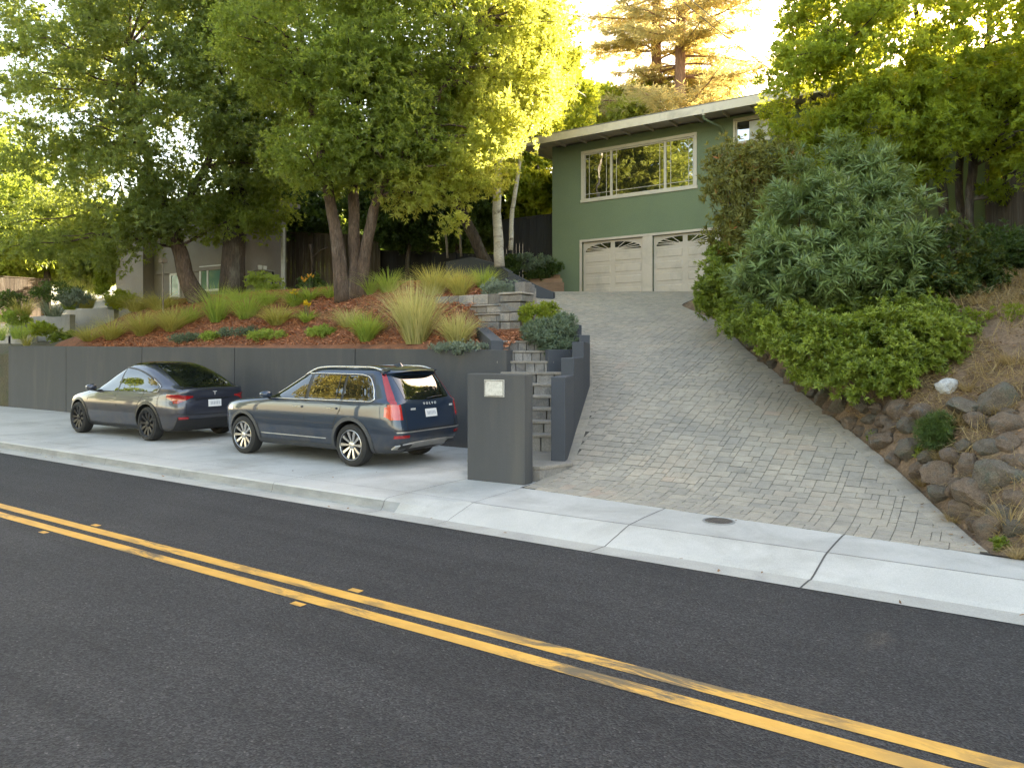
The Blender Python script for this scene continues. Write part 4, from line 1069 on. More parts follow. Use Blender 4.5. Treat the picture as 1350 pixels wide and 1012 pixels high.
def lathe(prof, n=40, sgn=1):
    """profile (y outward, r) turned about the Y axis"""
    b = MB(); vs = [(r*math.cos(2*math.pi*i/n), sgn*y, r*math.sin(2*math.pi*i/n)) for y, r in prof for i in range(n)]; m = len(prof)
    b.add(vs, [(k*n + i, k*n + (i+1) % n, (k+1)*n + (i+1) % n, (k+1)*n + i) for k in range(m-1) for i in range(n)]); return b
def wheel(parent, loc, R, rim_r, w, spokes, mat, sgn, style):
    e = bpy.data.objects.new('wheel', None); COL.objects.link(e); e.parent = parent; e.location = loc; e.empty_display_size = .1
    h = w/2
    ty = lathe([(-h + .02, rim_r - .01), (-h, rim_r + .02), (-h, R - .045), (-h + .025, R - .008), (-h*.4, R), (h*.4, R), (h - .025, R - .008), (h, R - .045), (h + .004, rim_r + .05), (h, rim_r + .012), (h - .025, rim_r - .004)], 48, sgn)
    ty.build('tyre', M['rubber'], e, smooth=True, sharp=35)
    rb = lathe([(h - .012, rim_r + .006), (h - .004, rim_r - .004), (h - .02, rim_r - .022), (h - .05, rim_r - .03), (-h + .03, rim_r - .04), (-h + .03, .05)], 48, sgn)
    rim = rb.build('rim', mat if style else M['dark_alloy'], e, smooth=True, sharp=40)
    if style == 0:
        lp_ = lathe([(h - .010, rim_r + .007), (h - .003, rim_r - .004), (h - .018, rim_r - .018), (h - .026, rim_r - .02)], 48, sgn); lp_.build('rim_lip', mat, e, smooth=True, sharp=40)
    b = MB()
    for i in range(spokes):
        t = 2*math.pi*i/spokes + (.1 if style else 0); pr = []
        pair = (0,) if style else (0,)
        wi, wo = (.020, .034) if style == 0 else (.030, .040)
        for r, ww, yy in ((.035, wi, h - .045), (.09, wi, h - .040), (rim_r*.6, (wi + wo)/2, h - .026), (rim_r - .018, wo, h - .018)):
            c, d = math.cos(t), math.sin(t)
            for sw_, dy in ((-ww, -.02), (-ww*.75, 0), (ww*.75, 0), (ww, -.02), (ww, -.045), (-ww, -.045)):
                pr.append((r*c - sw_*d, sgn*(yy + dy), r*d + sw_*c))
        b.add(pr, [(k*6 + i_, k*6 + (i_+1) % 6, (k+1)*6 + (i_+1) % 6, (k+1)*6 + i_) for k in range(3) for i_ in range(6)] + [tuple(range(18, 24))])
    b.build('spokes', mat, e, smooth=True, sharp=30)
    hb = lathe([(h - .02, .001), (h - .018, .035), (h - .03, .062), (h - .07, .066)], 24, sgn); hb.build('hub_cap', mat if style == 0 else M['dark_alloy'], e, smooth=True, sharp=40)
    d = lathe([(-.02, .05), (-.02, rim_r - .07), (-.045, rim_r - .07)], 32, sgn); d.build('brake_disc', M['metal_grey'], e)
    return e

def mirror(car, parent, x, z, sgn, mat, y):
    b = MB(); n = 14; prof = [(-.10, .2), (-.09, .75), (-.03, 1), (.05, .85), (.10, .5), (.12, .05)]
    vs = [(x + px, sgn*(y + .13 + .115*k*math.cos(2*math.pi*i/n)), z + .07 + .075*k*math.sin(2*math.pi*i/n)) for px, k in prof for i in range(n)]
    b.add(vs, [tuple(range(n))] + [(k*n + i, k*n + (i+1) % n, (k+1)*n + (i+1) % n, (k+1)*n + i) for k in range(len(prof)-1) for i in range(n)])
    o = b.build('mirror', mat, parent, smooth=True, sharp=60)
    b = MB(); b.tube([(x + .03, sgn*(y - .03), z - .01), (x + .02, sgn*(y + .09), z + .03)], .03, 8); b.build('mirror_arm', M['trim_black'], o, smooth=True)

def plate(parent, car, z0, z1, w, off=.02, y=0):
    xm = car.rear(y, (z0 + z1)/2); g_ = (car.rear(y, z1) - car.rear(y, z0))
    b = MB(); b.obox((xm - g_/2 - off, y - w/2, z0), (g_, 0, z1 - z0), (0, w, 0), (-.008, 0, 0)); o = b.build('number_plate', M['plate'], parent, bevel=.003)
    b = MB()
    for i in range(6): b.obox((xm - g_/2*.45 - off - .009, y - w*.36 + i*w*.125, z0 + (z1 - z0)*.28), (g_*.44, 0, (z1 - z0)*.44), (0, w*.07, 0), (-.001, 0, 0))
    b.build('plate_marks', M['plate_mark'], o)

def text_mesh(txt, size, mat, parent, extrude=.006, spacing=1.0):
    cu = bpy.data.curves.new('lettering', 'FONT'); cu.body = txt; cu.size = size; cu.extrude = extrude; cu.space_character = spacing; cu.align_x = 'CENTER'
    t = bpy.data.objects.new('lettering', cu); COL.objects.link(t); bpy.context.view_layer.update()
    me = bpy.data.meshes.new_from_object(t.evaluated_get(bpy.context.evaluated_depsgraph_get())); bpy.data.objects.remove(t); bpy.data.curves.remove(cu)
    me.materials.clear(); me.materials.append(mat); o = bpy.data.objects.new('lettering', me); COL.objects.link(o); o.parent = parent; return o

# ---- navy family wagon
def build_wagon():
    root = thing('parked_car', 'dark navy seven seat family car with silver roof rails parked nearest the pillar', 'car', (-11.03, 10.27, .152), math.pi)
    C_ = Car([(0.24, 2.02, -2.2, 0.8, 9.3, 10.8), (0.3, 2.16, -2.3, 0.87, 7.75, 10.8), (0.38, 2.28, -2.44, 0.91, 6.82, 9.9), (0.48, 2.35, -2.54, 0.935, 6.2, 9), (0.6, 2.38, -2.57, 0.952, 5.89, 9), (0.7, 2.385, -2.56, 0.96, 5.74, 9), (0.84, 2.37, -2.53, 0.962, 5.74, 9), (0.96, 2.32, -2.505, 0.955, 5.58, 9), (1.02, 2.2, -2.495, 0.95, 5.58, 9),
              (1.06, 1.98, -2.485, 0.945, 5.89, 9), (1.1, 1.52, -2.475, 0.938, 6.51, 9), (1.13, 1.06, -2.465, 0.928, 7.75, 9), (1.17, 0.9, -2.45, 0.905, 5.75, 6.96), (1.26, 0.7, -2.4, 0.872, 5.29, 6.67), (1.4, 0.44, -2.31, 0.825, 4.83, 6.38), (1.52, 0.22, -2.22, 0.78, 4.6, 6.38), (1.62, 0.02, -2.14, 0.738, 4.37, 6.38), (1.675, -0.12, -2.1, 0.7, 4.14, 6.09), (1.71, -0.28, -2.05, 0.62, 3.68, 5.22), (1.735, -0.48, -1.95, 0.5, 3.45, 4.64), (1.752, -0.75, -1.75, 0.3, 2.99, 4.06), (1.758, -0.95, -1.5, 0.1, 2.3, 2.9)])
    C_.axle = .372; WX = (1.492, -1.492)
    C_.body(M['navy'], root, WX, .435, .25)
    belt = lambda x: 1.135 + .012*(-x)*.5
    def ztop(x):
        if x > -.12: return min(lerp(1.14, 1.59, min(1, max(0, (.84 - x)/.94))), 1.60)
        if x > -1.5: return 1.60 - .012*(x + .9)**2
        return 1.596 - .55*(-1.5 - x)**2
    dcut = lambda x: ztop(x) if x > -1.72 else min(ztop(x), lerp(1.57, 1.17, ((-1.72 - x)/.30)**1.8))
    for sg in (-1, 1):
        C_.side_patch(.80, -2.0, lambda x: belt(x) - .012, lambda x: dcut(x) + .012, .003, sg, 60, 10).build('window_surround', M['trim_black'], root, smooth=True, sharp=40)
        for a, c in ((.72, -.27), (-.36, -1.20), (-1.26, -1.96)):
            C_.side_patch(a, c, lambda x: belt(x) + .012, lambda x: dcut(x) - .014, .006, sg, 36, 10).build('side_window', M['car_glass'], root, smooth=True, sharp=40)
        C_.side_patch(-1.07, -1.085, lambda x: belt(x) + .012, lambda x: dcut(x) - .012, .010, sg, 2, 8).build('window_divider', M['trim_black'], root)
        path = [(.86 - i*.02*6, belt(.86 - i*.12)) for i in range(24)] + [(-1.955, belt(-1.95) + .004), (-2.0, 1.19), (-1.975, 1.25)]
        xs_ = [-1.95 + .03*i for i in range(0, 90)]; top = [(x, dcut(x) + .012) for x in xs_ if x < .80]
        C_.side_tube(path + top, .011, .006, sg).build('window_strip', M['chrome'], root, smooth=True)
        for xw in WX: C_.arch_trim(xw, .432, .497, .022, sg).build('arch_trim', M['arch_grey'], root, smooth=True, sharp=40)
        C_.side_patch(1.06, -1.02, lambda x: .262, lambda x: .345, .012, sg, 20, 4).build('sill', M['arch_grey'], root, smooth=True, sharp=40)
        C_.side_tube([(.95 - .1*i, .452) for i in range(19)], .011, .004, sg).build('side_strip', M['silver'], root, smooth=True)
        for pts in ([(1.02, 1.10), (1.04, .9), (1.03, .6), (.99, .36)], [(-.31, 1.12), (-.30, .8), (-.29, .36)], [(-1.26, 1.12), (-1.22, .98), (-1.10, .80), (-1.03, .62)]):
            C_.side_tube(pts, .009, -.003, sg, 4).build('door_seam', M['black'], root)
        for xh in (-.12, -1.02):
            b = C_.side_patch(xh + .125, xh - .125, lambda x: .985, lambda x: 1.018, .028, sg, 10, 3); b.build('door_handle', M['navy'], root, smooth=True, sharp=50)
            C_.side_tube([(xh + .11, 1.0), (xh - .11, 1.003)], .006, .030, sg).build('handle_strip', M['chrome'], root)
        mirror(C_, root, .70, 1.13, sg, M['navy'], .90)
        # roof rail
        b = MB(); pts = []
        for i in range(25):
            xx = -.02 - i*.084; yy = .665; zl, zh = 1.45, 1.757
            for _ in range(24):
                zm = (zl + zh)/2
                if C_.side(xx, zm) > yy: zl = zm
                else: zh = zm
            pts.append((xx, sg*yy, zl + .012 + .03*min(1, 2.2*math.sin(math.pi*i/24))))
        b.tube(pts, .02, 8); b.build('roof_rail', M['chrome'], root, smooth=True)
        # tail lamp: bright block low on the corner, slim blade running up beside the glass
        def zb(y): return 0
        lo = MB()
        C_.rear_patch(sg*.73, sg*.885, lambda y: .845, lambda y: 1.10, .014, 14, 10, lo)
        tl = lo.build('tail_light', M['red_bright'], root, smooth=True, sharp=40)
        sd = C_.side_patch(-2.40, -2.25, lambda x: lerp(.845, .90, sm((x + 2.40)/.15)), lambda x: lerp(1.10, 1.06, sm((x + 2.40)/.15)), .012, sg, 14, 8); sd.build('lens_side', M['red_bright'], tl, smooth=True, sharp=40)
        bl = MB(); nn = 26
        def blade(u, v):
            z = lerp(1.05, 1.63, u); _, xr, W, _, nr = C_.at(z); yi = lerp(.70, .70, u); 
            y0_ = W*lerp(.84, .885, u); y1_ = W*lerp(.93, .935, u); y = lerp(y0_, y1_, v)
            return (C_.rear(y, z) - .014, sg*y, z)
        bl.grid(blade, nn, 6); rim = [(i/nn, 0) for i in range(nn)] + [(1, j/6) for j in range(6)] + [(1 - i/nn, 1) for i in range(nn)] + [(0, 1 - j/6) for j in range(6)]
        n = len(rim); bl.add([blade(u, v) for u, v in rim] + [(blade(u, v)[0] + .03, blade(u, v)[1]*.985, blade(u, v)[2]) for u, v in rim], [(i, (i+1) % n, n + (i+1) % n, n + i) for i in range(n)])
        bl.build('lens_blade', M['red_lens'], tl, smooth=True, sharp=40)
        C_.rear_patch(sg*.62, sg*.86, lambda y: .535, lambda y: .585, .010, 12, 3).build('reflector', M['red_lens'], root, smooth=True, sharp=40)
        C_.side_patch(2.26, 1.86, lambda x: .86, lambda x: lerp(1.0, .93, sm((2.26 - x)/.4)), .006, sg, 12, 6).build('headlight', M['headlamp'], root, smooth=True, sharp=40)
        b = C_.rear_patch(sg*.50, sg*.74, lambda y: .365, lambda y: .425, .034, 10, 4); b.build('exhaust_tip', M['black'], root, smooth=True, sharp=40)
    # tailgate: glass, spoiler, bumper trims, badges
    C_.rear_patch(-.60, .60, lambda y: 1.16 + .03*(y/.6)**2, lambda y: 1.585, .006, 36, 14).build('rear_window', M['car_glass'], root, smooth=True, sharp=40)
    b = MB(); ny = 30
    def spo(u, v):
        y = lerp(-.70, .70, u); k = 1 - .10*abs(y/.7)**4
        prof = [(-1.92, 1.735 - .045*(y/.7)**2), (-2.10, 1.722 - .05*(y/.7)**2), (-2.24*k, 1.695 - .05*(y/.7)**2), (-2.27*k, 1.672 - .05*(y/.7)**2), (-2.22*k, 1.652 - .05*(y/.7)**2), (-2.06, 1.64 - .05*(y/.7)**2)]
        i = min(len(prof) - 1, int(round(v*(len(prof) - 1)))); return (prof[i][0], y, prof[i][1])
    b.grid(spo, ny, 5); b.add([spo(0, j/5) for j in range(6)], [tuple(range(6))]); b.add([spo(1, j/5) for j in range(6)], [tuple(range(6))])
    b.build('spoiler', M['navy'], root, smooth=True, sharp=50)
    b = MB(); p0 = (C_.rear(.05, 1.17) - .02, .05, 1.185); b.tube([p0, (C_.rear(-.2, 1.2) - .022, -.2, 1.205), (C_.rear(-.40, 1.21) - .02, -.40, 1.215)], .011, 6); b.build('rear_wiper', M['black'], root, smooth=True)
    C_.rear_patch(-.86, .86, lambda y: .655, lambda y: .672, .004, 40, 2).build('tailgate_seam', M['black'], root)
    for y0, y1 in ((-.655, -.645), (.645, .655)): C_.rear_patch(y0, y1, lambda y: .66, lambda y: 1.12, .003, 2, 12).build('tailgate_seam', M['black'], root)
    C_.rear_patch(-.80, .80, lambda y: .345, lambda y: .455 - .05*abs(y/.8)**4, .022, 40, 6).build('skid_trim', M['silver'], root, smooth=True, sharp=40)
    C_.rear_patch(-.42, .42, lambda y: .27, lambda y: .345, .010, 30, 4).build('bumper_underside', M['trim_black'], root, smooth=True, sharp=40)
    C_.rear_patch(-.84, .84, lambda y: .625, lambda y: .645, .012, 40, 2).build('bumper_step', M['silver'], root, smooth=True)
    plate(root, C_, .86, 1.00, .31, .012)
    def on_rear(o, y, z):
        g_ = (C_.rear(y, z + .05) - C_.rear(y, z - .05))/.1; o.location = (C_.rear(y, z) - .018, y, z)
        o.rotation_euler = Matrix(((0, g_, -1), (-1, 0, 0), (0, 1, g_))).to_euler() if False else (math.radians(90) - math.atan(g_), 0, math.radians(-90))
    o = text_mesh('VOLVO', .066, M['lettering'], root, .005, 2.0); on_rear(o, 0, 1.075)
    for y0, n in ((.52, 4), (-.55, 3)):
        b = MB()
        for i in range(n): b.box(i*.032, i*.032 + .022, -.004, .004, 0, .034)
        z = 1.0 if y0 > 0 else 1.02; o = b.build('badge', M['lettering'], root); o.location = (C_.rear(y0, z) - .008, y0, z); o.rotation_euler = (0, 0, math.radians(-90))
    b = MB(); b.add([(-1.62, -.02, 1.745), (-1.62, .02, 1.745), (-1.86, -.022, 1.735), (-1.86, .022, 1.735), (-1.80, -.006, 1.805), (-1.80, .006, 1.805), (-1.70, 0, 1.785)], [(0, 1, 6), (0, 6, 4, 2), (1, 3, 5, 6), (6, 5, 4), (2, 4, 5, 3), (0, 2, 3, 1)]); b.build('roof_antenna', M['navy'], root, smooth=True, sharp=50)
    # windscreen
    b = MB(); b.grid(lambda u, v: (C_.front(lerp(-.78, .78, u)*(1 - .16*v), lerp(1.15, 1.62, v)) + .006, lerp(-.78, .78, u)*(1 - .16*v), lerp(1.15, 1.62, v)), 24, 12); b.build('windscreen', M['car_glass'], root, smooth=True)
    b = MB(); b.grid(lambda u, v: (C_.front(lerp(-.5, .5, u), lerp(.55, .90, v)) + .008, lerp(-.5, .5, u), lerp(.55, .90, v)), 20, 8); b.build('front_grille', M['trim_black'], root, smooth=True)
    for xw in WX:
        for sg in (-1, 1): wheel(root, (xw, sg*.835, .372), .372, .262, .255, 10, M['alloy'], sg, 0)
    return root
wag = build_wagon()
wag.scale = (1.03,)*3; wag.location.x = -11.08

# ---- slate electric fastback
def build_fastback():
    root = thing('parked_car', 'slate grey electric fastback car with dark wheels parked farther left', 'car', (-17.78, 10.38, .152), math.pi)
    C_ = Car([(0.2, 1.94, -2.06, 0.8, 9.6, 9.9), (0.26, 2.08, -2.22, 0.87, 8, 9.9), (0.34, 2.18, -2.33, 0.91, 6.4, 8.25), (0.46, 2.26, -2.4, 0.94, 5.44, 7.59), (0.58, 2.29, -2.435, 0.955, 5.12, 7.26), (0.7, 2.27, -2.44, 0.96, 4.96, 6.93), (0.8, 2.19, -2.435, 0.952, 4.96, 6.6), (0.86, 2.05, -2.43, 0.944, 4.96, 6.43), (0.91, 1.8, -2.43, 0.935, 5.28, 6.43), (0.95, 1.5, -2.435, 0.926, 5.92, 6.43),
              (0.99, 1.2, -2.445, 0.915, 6.72, 6.27), (1.03, 1, -2.455, 0.9, 5.29, 5.94), (1.07, 0.9, -2.445, 0.885, 5.29, 5.94), (1.095, 0.84, -2.37, 0.875, 5.29, 5.94), (1.13, 0.78, -2.26, 0.86, 5.06, 4.86), (1.2, 0.63, -2.1, 0.835, 4.83, 4.86), (1.3, 0.42, -1.87, 0.8, 4.6, 4.73), (1.4, 0.19, -1.61, 0.755, 4.37, 4.59), (1.48, 0, -1.37, 0.71, 4.14, 4.46), (1.54, -0.14, -1.16, 0.65, 3.91, 4.05), (1.585, -0.27, -0.97, 0.55, 3.45, 4.05), (1.61, -0.38, -0.8, 0.34, 2.99, 3.51), (1.62, -0.46, -0.66, 0.15, 2.3, 2.7)])
    C_.axle = .352; WX = (1.445, -1.445)
    C_.body(M['slate'], root, WX, .41, .25)
    belt = lambda x: .985 + .028*(-x + .2)*.6
    def ztop(x):
        # arched roofline in side view
        if x > -.25: t = max(0, min(1, (1.0 - x)/1.25)); return lerp(1.0, 1.485, 1 - (1 - t)**1.6)
        t = max(0, min(1, (-.25 - x)/1.62)); return lerp(1.485, 1.09, t**2.1)
    for sg in (-1, 1):
        C_.side_patch(.93, -1.84, lambda x: belt(x) - .012, lambda x: max(belt(x), ztop(x)) + .012, .003, sg, 60, 10).build('window_surround', M['trim_black'], root, smooth=True, sharp=40)
        for a, c in ((.84, -.24), (-.30, -1.76)):
            C_.side_patch(a, c, lambda x: belt(x) + .008, lambda x: max(belt(x) + .01, ztop(x) - .012), .006, sg, 36, 10).build('side_window', M['car_glass'], root, smooth=True, sharp=40)
        xs_ = [-1.84 + .03*i for i in range(95)]
        C_.side_tube([(x, max(belt(x), ztop(x)) + .012) for x in xs_ if x < .95], .009, .006, sg).build('window_strip', M['trim_black'], root, smooth=True)
        C_.side_tube([(-1.66, belt(-1.66)), (-1.78, belt(-1.78)), (-1.81, ztop(-1.80)), (-1.70, ztop(-1.7) + .01), (-1.6, ztop(-1.6) + .01), (-1.5, ztop(-1.5) + .01)], .008, .010, sg).build('window_strip', M['chrome'], root, smooth=True)
        for xw in WX: C_.arch_trim(xw, .407, .462, .016, sg).build('arch_trim', M['trim_black'], root, smooth=True, sharp=40)
        C_.side_patch(1.0, -1.0, lambda x: .215, lambda x: .285, .010, sg, 20, 4).build('sill', M['trim_black'], root, smooth=True, sharp=40)
        for pts in ([(.99, .95), (1.0, .8), (.98, .55), (.92, .32)], [(-.27, .98), (-.25, .7), (-.25, .32)], [(-1.30, 1.0), (-1.24, .88), (-1.08, .72), (-1.0, .55)]):
            C_.side_tube(pts, .009, -.003, sg, 4).build('door_seam', M['black'], root)
        for xh in (-.08, -1.02): C_.side_patch(xh + .11, xh - .11, lambda x: .885, lambda x: .91, .005, sg, 8, 2).build('door_handle', M['slate'], root, smooth=True)
        mirror(C_, root, .74, .985, sg, M['slate'], .87)
        # tail lamp wraps from the flank onto the hatch
        tl = C_.side_patch(-2.34, -2.08, lambda x: lerp(.785, .90, sm((x + 2.34)/.26)), lambda x: lerp(.965, .975, sm((x + 2.34)/.26)), .008, sg, 20, 8).build('tail_light', M['red_lens'], root, smooth=True, sharp=40)
        C_.rear_patch(sg*.50, sg*.84, lambda y: lerp(.90, .785, sm((abs(y) - .50)/.34)), lambda y: lerp(.935, .965, sm((abs(y) - .50)/.34)), .008, 16, 8).build('lens_rear', M['red_lens'], tl, smooth=True, sharp=40)
        C_.rear_patch(sg*.60, sg*.78, lambda y: .475, lambda y: .515, .030, 12, 3).build('reflector', M['red_lens'], root, smooth=True, sharp=40)
        C_.side_patch(2.12, 1.78, lambda x: .72, lambda x: lerp(.80, .83, sm((2.12 - x)/.34)), .006, sg, 12, 5).build('headlight', M['headlamp'], root, smooth=True, sharp=40)
    # rear glass runs into the glass roof
    b = MB()
    def rg(u, v):
        z = lerp(1.10, 1.575, v); _, xr, W, _, nr = C_.at(z); y = lerp(-.84, .84, u)*W*lerp(.88, .92, v)
        e = .015; g_ = (C_.rear(y, min(1.6, z + e)) - C_.rear(y, z - e))/(2*e); ln = math.hypot(1, g_)
        return (C_.rear(y, z) - .007/ln, y, z + .007*g_/ln)
    b.grid(rg, 30, 26); b.build('rear_window', M['car_glass'], root, smooth=True)
    b = MB()
    def rfn(u, v):
        z = lerp(1.555, 1.615, math.sin(math.pi*v/2)); o = C_.outline(z, 64); return (0, 0, 0)
    ro = [C_.outline(z, 64) for z in (1.56, 1.585, 1.605, 1.615, 1.62)]
    vs = [(p[0], p[1]*.985, p[2] + .006) for r_ in ro for p in r_]; b.add(vs, [tuple(range(256, 320))] + [(k*64 + i, k*64 + (i+1) % 64, (k+1)*64 + (i+1) % 64, (k+1)*64 + i) for k in range(4) for i in range(64)])
    b.build('glass_roof', M['car_glass'], root, smooth=True)
    b = MB()
    def lip(u, v):
        y = lerp(-.72, .72, u); k = .03*(abs(y)/.8)**2.5; pr = [(-2.34 + k, 1.088), (-2.43 + k, 1.094), (-2.468 + k, 1.088), (-2.462 + k, 1.07), (-2.40 + k, 1.055)]; i = min(4, int(round(v*4)))
        return (pr[i][0] + .10*(abs(y)/.8)**3, y, pr[i][1] - .01*(abs(y)/.8)**2)
    b.grid(lip, 30, 4); b.build('tail_lip', M['slate'], root, smooth=True, sharp=60)
    C_.rear_patch(-.80, .80, lambda y: .545 + .03*(y/.8)**4, lambda y: .558 + .03*(y/.8)**4, .004, 40, 2).build('hatch_seam', M['black'], root)
    C_.rear_patch(-.46, .46, lambda y: .868, lambda y: .882, .016, 30, 2).build('hatch_strip', M['trim_black'], root)
    for sg in (-1, 1): C_.rear_patch(sg*.655, sg*.645, lambda y: .56, lambda y: .80, .003, 2, 8).build('hatch_seam', M['black'], root)
    C_.rear_patch(-.80, .80, lambda y: .245, lambda y: .46 + .05*sm((abs(y) - .45)/.3), .020, 40, 8).build('bumper_trim', M['trim_black'], root, smooth=True, sharp=40)
    plate(root, C_, .70, .845, .31, .012)
    # T-shaped emblem
    z = .985; b = MB(); xe = C_.rear(0, z) - .010
    b.add([(xe, -.05, z + .035), (xe, .05, z + .035), (xe, .048, z + .022), (xe, .014, z + .020), (xe, .006, z - .045), (xe, 0, z - .05), (xe, -.006, z - .045), (xe, -.014, z + .020), (xe, -.048, z + .022)], [tuple(range(9))]); b.build('emblem', M['lettering'], root)
    b = MB()
    for i in range(6): b.box(i*.026, i*.026 + .018, -.003, .003, 0, .014)
    o = b.build('badge', M['lettering'], root); o.location = (C_.rear(-.55, .66) - .008, -.55, .66); o.rotation_euler = (0, 0, math.radians(-90))
    b = MB(); b.grid(lambda u, v: (C_.front(lerp(-.76, .76, u)*(1 - .2*v), lerp(1.02, 1.53, v)) + .006, lerp(-.76, .76, u)*(1 - .2*v), lerp(1.02, 1.53, v)), 24, 12); b.build('windscreen', M['car_glass'], root, smooth=True)
    for xw in WX:
        for sg in (-1, 1): wheel(root, (xw, sg*.835, .352), .352, .262, .25, 10, M['dark_alloy'], sg, 1)
    return root
fst = build_fastback()
fst.scale = (1.09, 1.09, 1.13); fst.location = (-17.86, 10.42, .152)
# ------------------------------------------------------------------ foliage materials
LM = {}
LM['bay'] = leafmat('bay_leaf', (.034, .056, .014), (.13, .17, .045), (.50, .62, .09), .5)
LM['bay_lit'] = leafmat('sunlit_bay_leaf', (.07, .09, .018), (.20, .22, .055), (.76, .84, .18), .55)  # brighter copy of the bay leaf, sunlit glow put into the colour
LM['bay_cool'] = leafmat('cool_bay_leaf', (.035, .06, .024), (.12, .165, .065), (.46, .56, .09), .46)
LM['gold'] = leafmat('golden_leaf', (.06, .075, .012), (.15, .17, .035), (.60, .66, .09), .5)
LM['broad'] = leafmat('bright_green_leaf', (.030, .070, .010), (.17, .235, .036), (.66, .74, .07), .5)
LM['dark'] = leafmat('dark_leaf', (.025, .05, .014), (.085, .135, .034), (.12, .19, .025), .35)
LM['pine'] = leafmat('conifer_needle', (.15, .15, .075), (.30, .27, .13), (.75, .66, .26), .5)  # pale golden tone stands in for haze and backlight on the needles
LM['oleander'] = leafmat('oleander_leaf', (.038, .075, .022), (.18, .255, .085), (.30, .38, .10), .3, .35, spec=.5)
LM['redtip'] = leafmat('red_tipped_leaf', (.055, .075, .02), (.19, .20, .05), (.30, .28, .04), .35, tip=(.38, .12, .05))
LM['mixed'] = leafmat('mixed_shrub_leaf', (.015, .040, .016), (.06, .10, .028), (.2, .24, .03), .35, tip=(.28, .20, .03))
LM['hedge'] = leafmat('hedge_leaf', (.055, .095, .012), (.25, .315, .045), (.30, .40, .03), .35, .38, spec=.5)
LM['silver'] = leafmat('silver_leaf', (.12, .165, .125), (.26, .31, .25), (.26, .33, .2), .3)
LM['sage'] = leafmat('sage_leaf', (.075, .115, .075), (.17, .22, .15), (.2, .27, .13), .3)
LM['lime'] = leafmat('lime_leaf', (.10, .16, .015), (.22, .28, .03), (.4, .46, .04), .4)
LM['straw'] = leafmat('straw_blade', (.20, .145, .065), (.42, .33, .17), (.42, .32, .14), .35, .6)
LM['feather'] = leafmat('feather_grass', (.20, .23, .06), (.58, .56, .28), (.60, .58, .2), .42, .5, tip=(.50, .40, .24))
LM['far_lit'] = leafmat('far_sunlit_leaf', (.24, .22, .05), (.42, .38, .10), (.5, .45, .1), .3)  # lightened leaf colour carries the sunlit look of the mirrored trees
LM['olive'] = leafmat('olive_grass', (.17, .19, .05), (.46, .45, .16), (.62, .58, .13), .45, .5)
LM['green_grass'] = leafmat('green_grass', (.10, .18, .035), (.33, .44, .10), (.5, .6, .09), .42, .5)
LM['yellow'] = leafmat('yellow_petal', (.62, .42, .02), (.75, .55, .03), (.7, .5, .03), .35)
LM['orange'] = leafmat('orange_petal', (.60, .26, .03), (.70, .40, .06), (.6, .3, .03), .35)
LM['litter'] = leafmat('leaf_litter', (.10, .055, .03), (.30, .18, .09), (.2, .12, .05), .2, .7)
M['bark'] = surf('brown_bark', (.055, .036, .025), (.125, .085, .06), 3, .95, 1, 9, stretch=(2.2, 2.2, .55), c=(.15, .115, .09), cscale=1.6, fine=.6, bdist=.05)
M['bark_dark'] = surf('dark_bark', (.045, .034, .027), (.095, .07, .055), 3, .95, 1, 9, stretch=(2.2, 2.2, .5), c=(.13, .12, .10), cscale=1.5, fine=.6, bdist=.05)
M['bark_pale'] = surf('pale_bark', (.40, .37, .32), (.52, .49, .43), 2, .9, .6, 9, stretch=(1, 1, 3), c=(.12, .10, .085), cscale=1.6, clo=.56, chi=.68, fine=.3, bdist=.02)
M['bark_red'] = surf('conifer_bark', (.16, .085, .055), (.27, .155, .10), 3, .95, 1, 7, stretch=(3, 3, .4), fine=.6, bdist=.06)

def trunk_mesh(paths, mat, parent, seed=0, k=12, limbs=(), lr=(.07, .015), jit=.22):
    """paths: list of (points, radii); limbs: list of (from, to)"""
    rng = np.random.default_rng(seed); b = MB()
    for pts, rad in paths:
        # resample with a gentle wander so the bole is not a plain cylinder
        P_ = [Vector(p) for p in pts]; out = []; rr = []
        for (p, q), (ra, rb) in zip(zip(P_, P_[1:]), zip(rad, rad[1:])):
            n = max(2, int((q - p).length/.35))
            for i in range(n):
                t = i/n; c = p.lerp(q, t); out.append(c + Vector((mnoise.noise(c*.9), mnoise.noise(c*.9 + Vector((7, 0, 0))), 0))*.07); rr.append(lerp(ra, rb, t))
        out.append(P_[-1]); rr.append(rad[-1]); b.tube(out, rr, k, jit=jit)
    for a, c in limbs:
        L_ = (Vector(c) - Vector(a)).length; n = max(3, min(7, int(L_/.6))); pts = limb_path(a, c, rng, n, .14, .06)
        b.tube(pts, [lerp(lr[0], lr[1], i/n) for i in range(n + 1)], 6, cap=False)
    return b.build('trunk', mat, parent, smooth=True)
def limbs_to(tops, cc, n, rng, maxd=9):
    out = []; idx = rng.permutation(len(cc))[:n]
    tops = [Vector(t) for t in tops]
    for i in idx:
        c = Vector(cc[i]); t = min(tops, key=lambda q: (q - c).length + max(0, q.z - c.z)*1.2)
        if (t - c).length < maxd: out.append((t, c))
    return out
def along(pts, n):
    P_ = [Vector(p) for p in pts]; return [P_[i].lerp(P_[i+1], j/n) for i in range(len(P_)-1) for j in range(n)] + [P_[-1]]
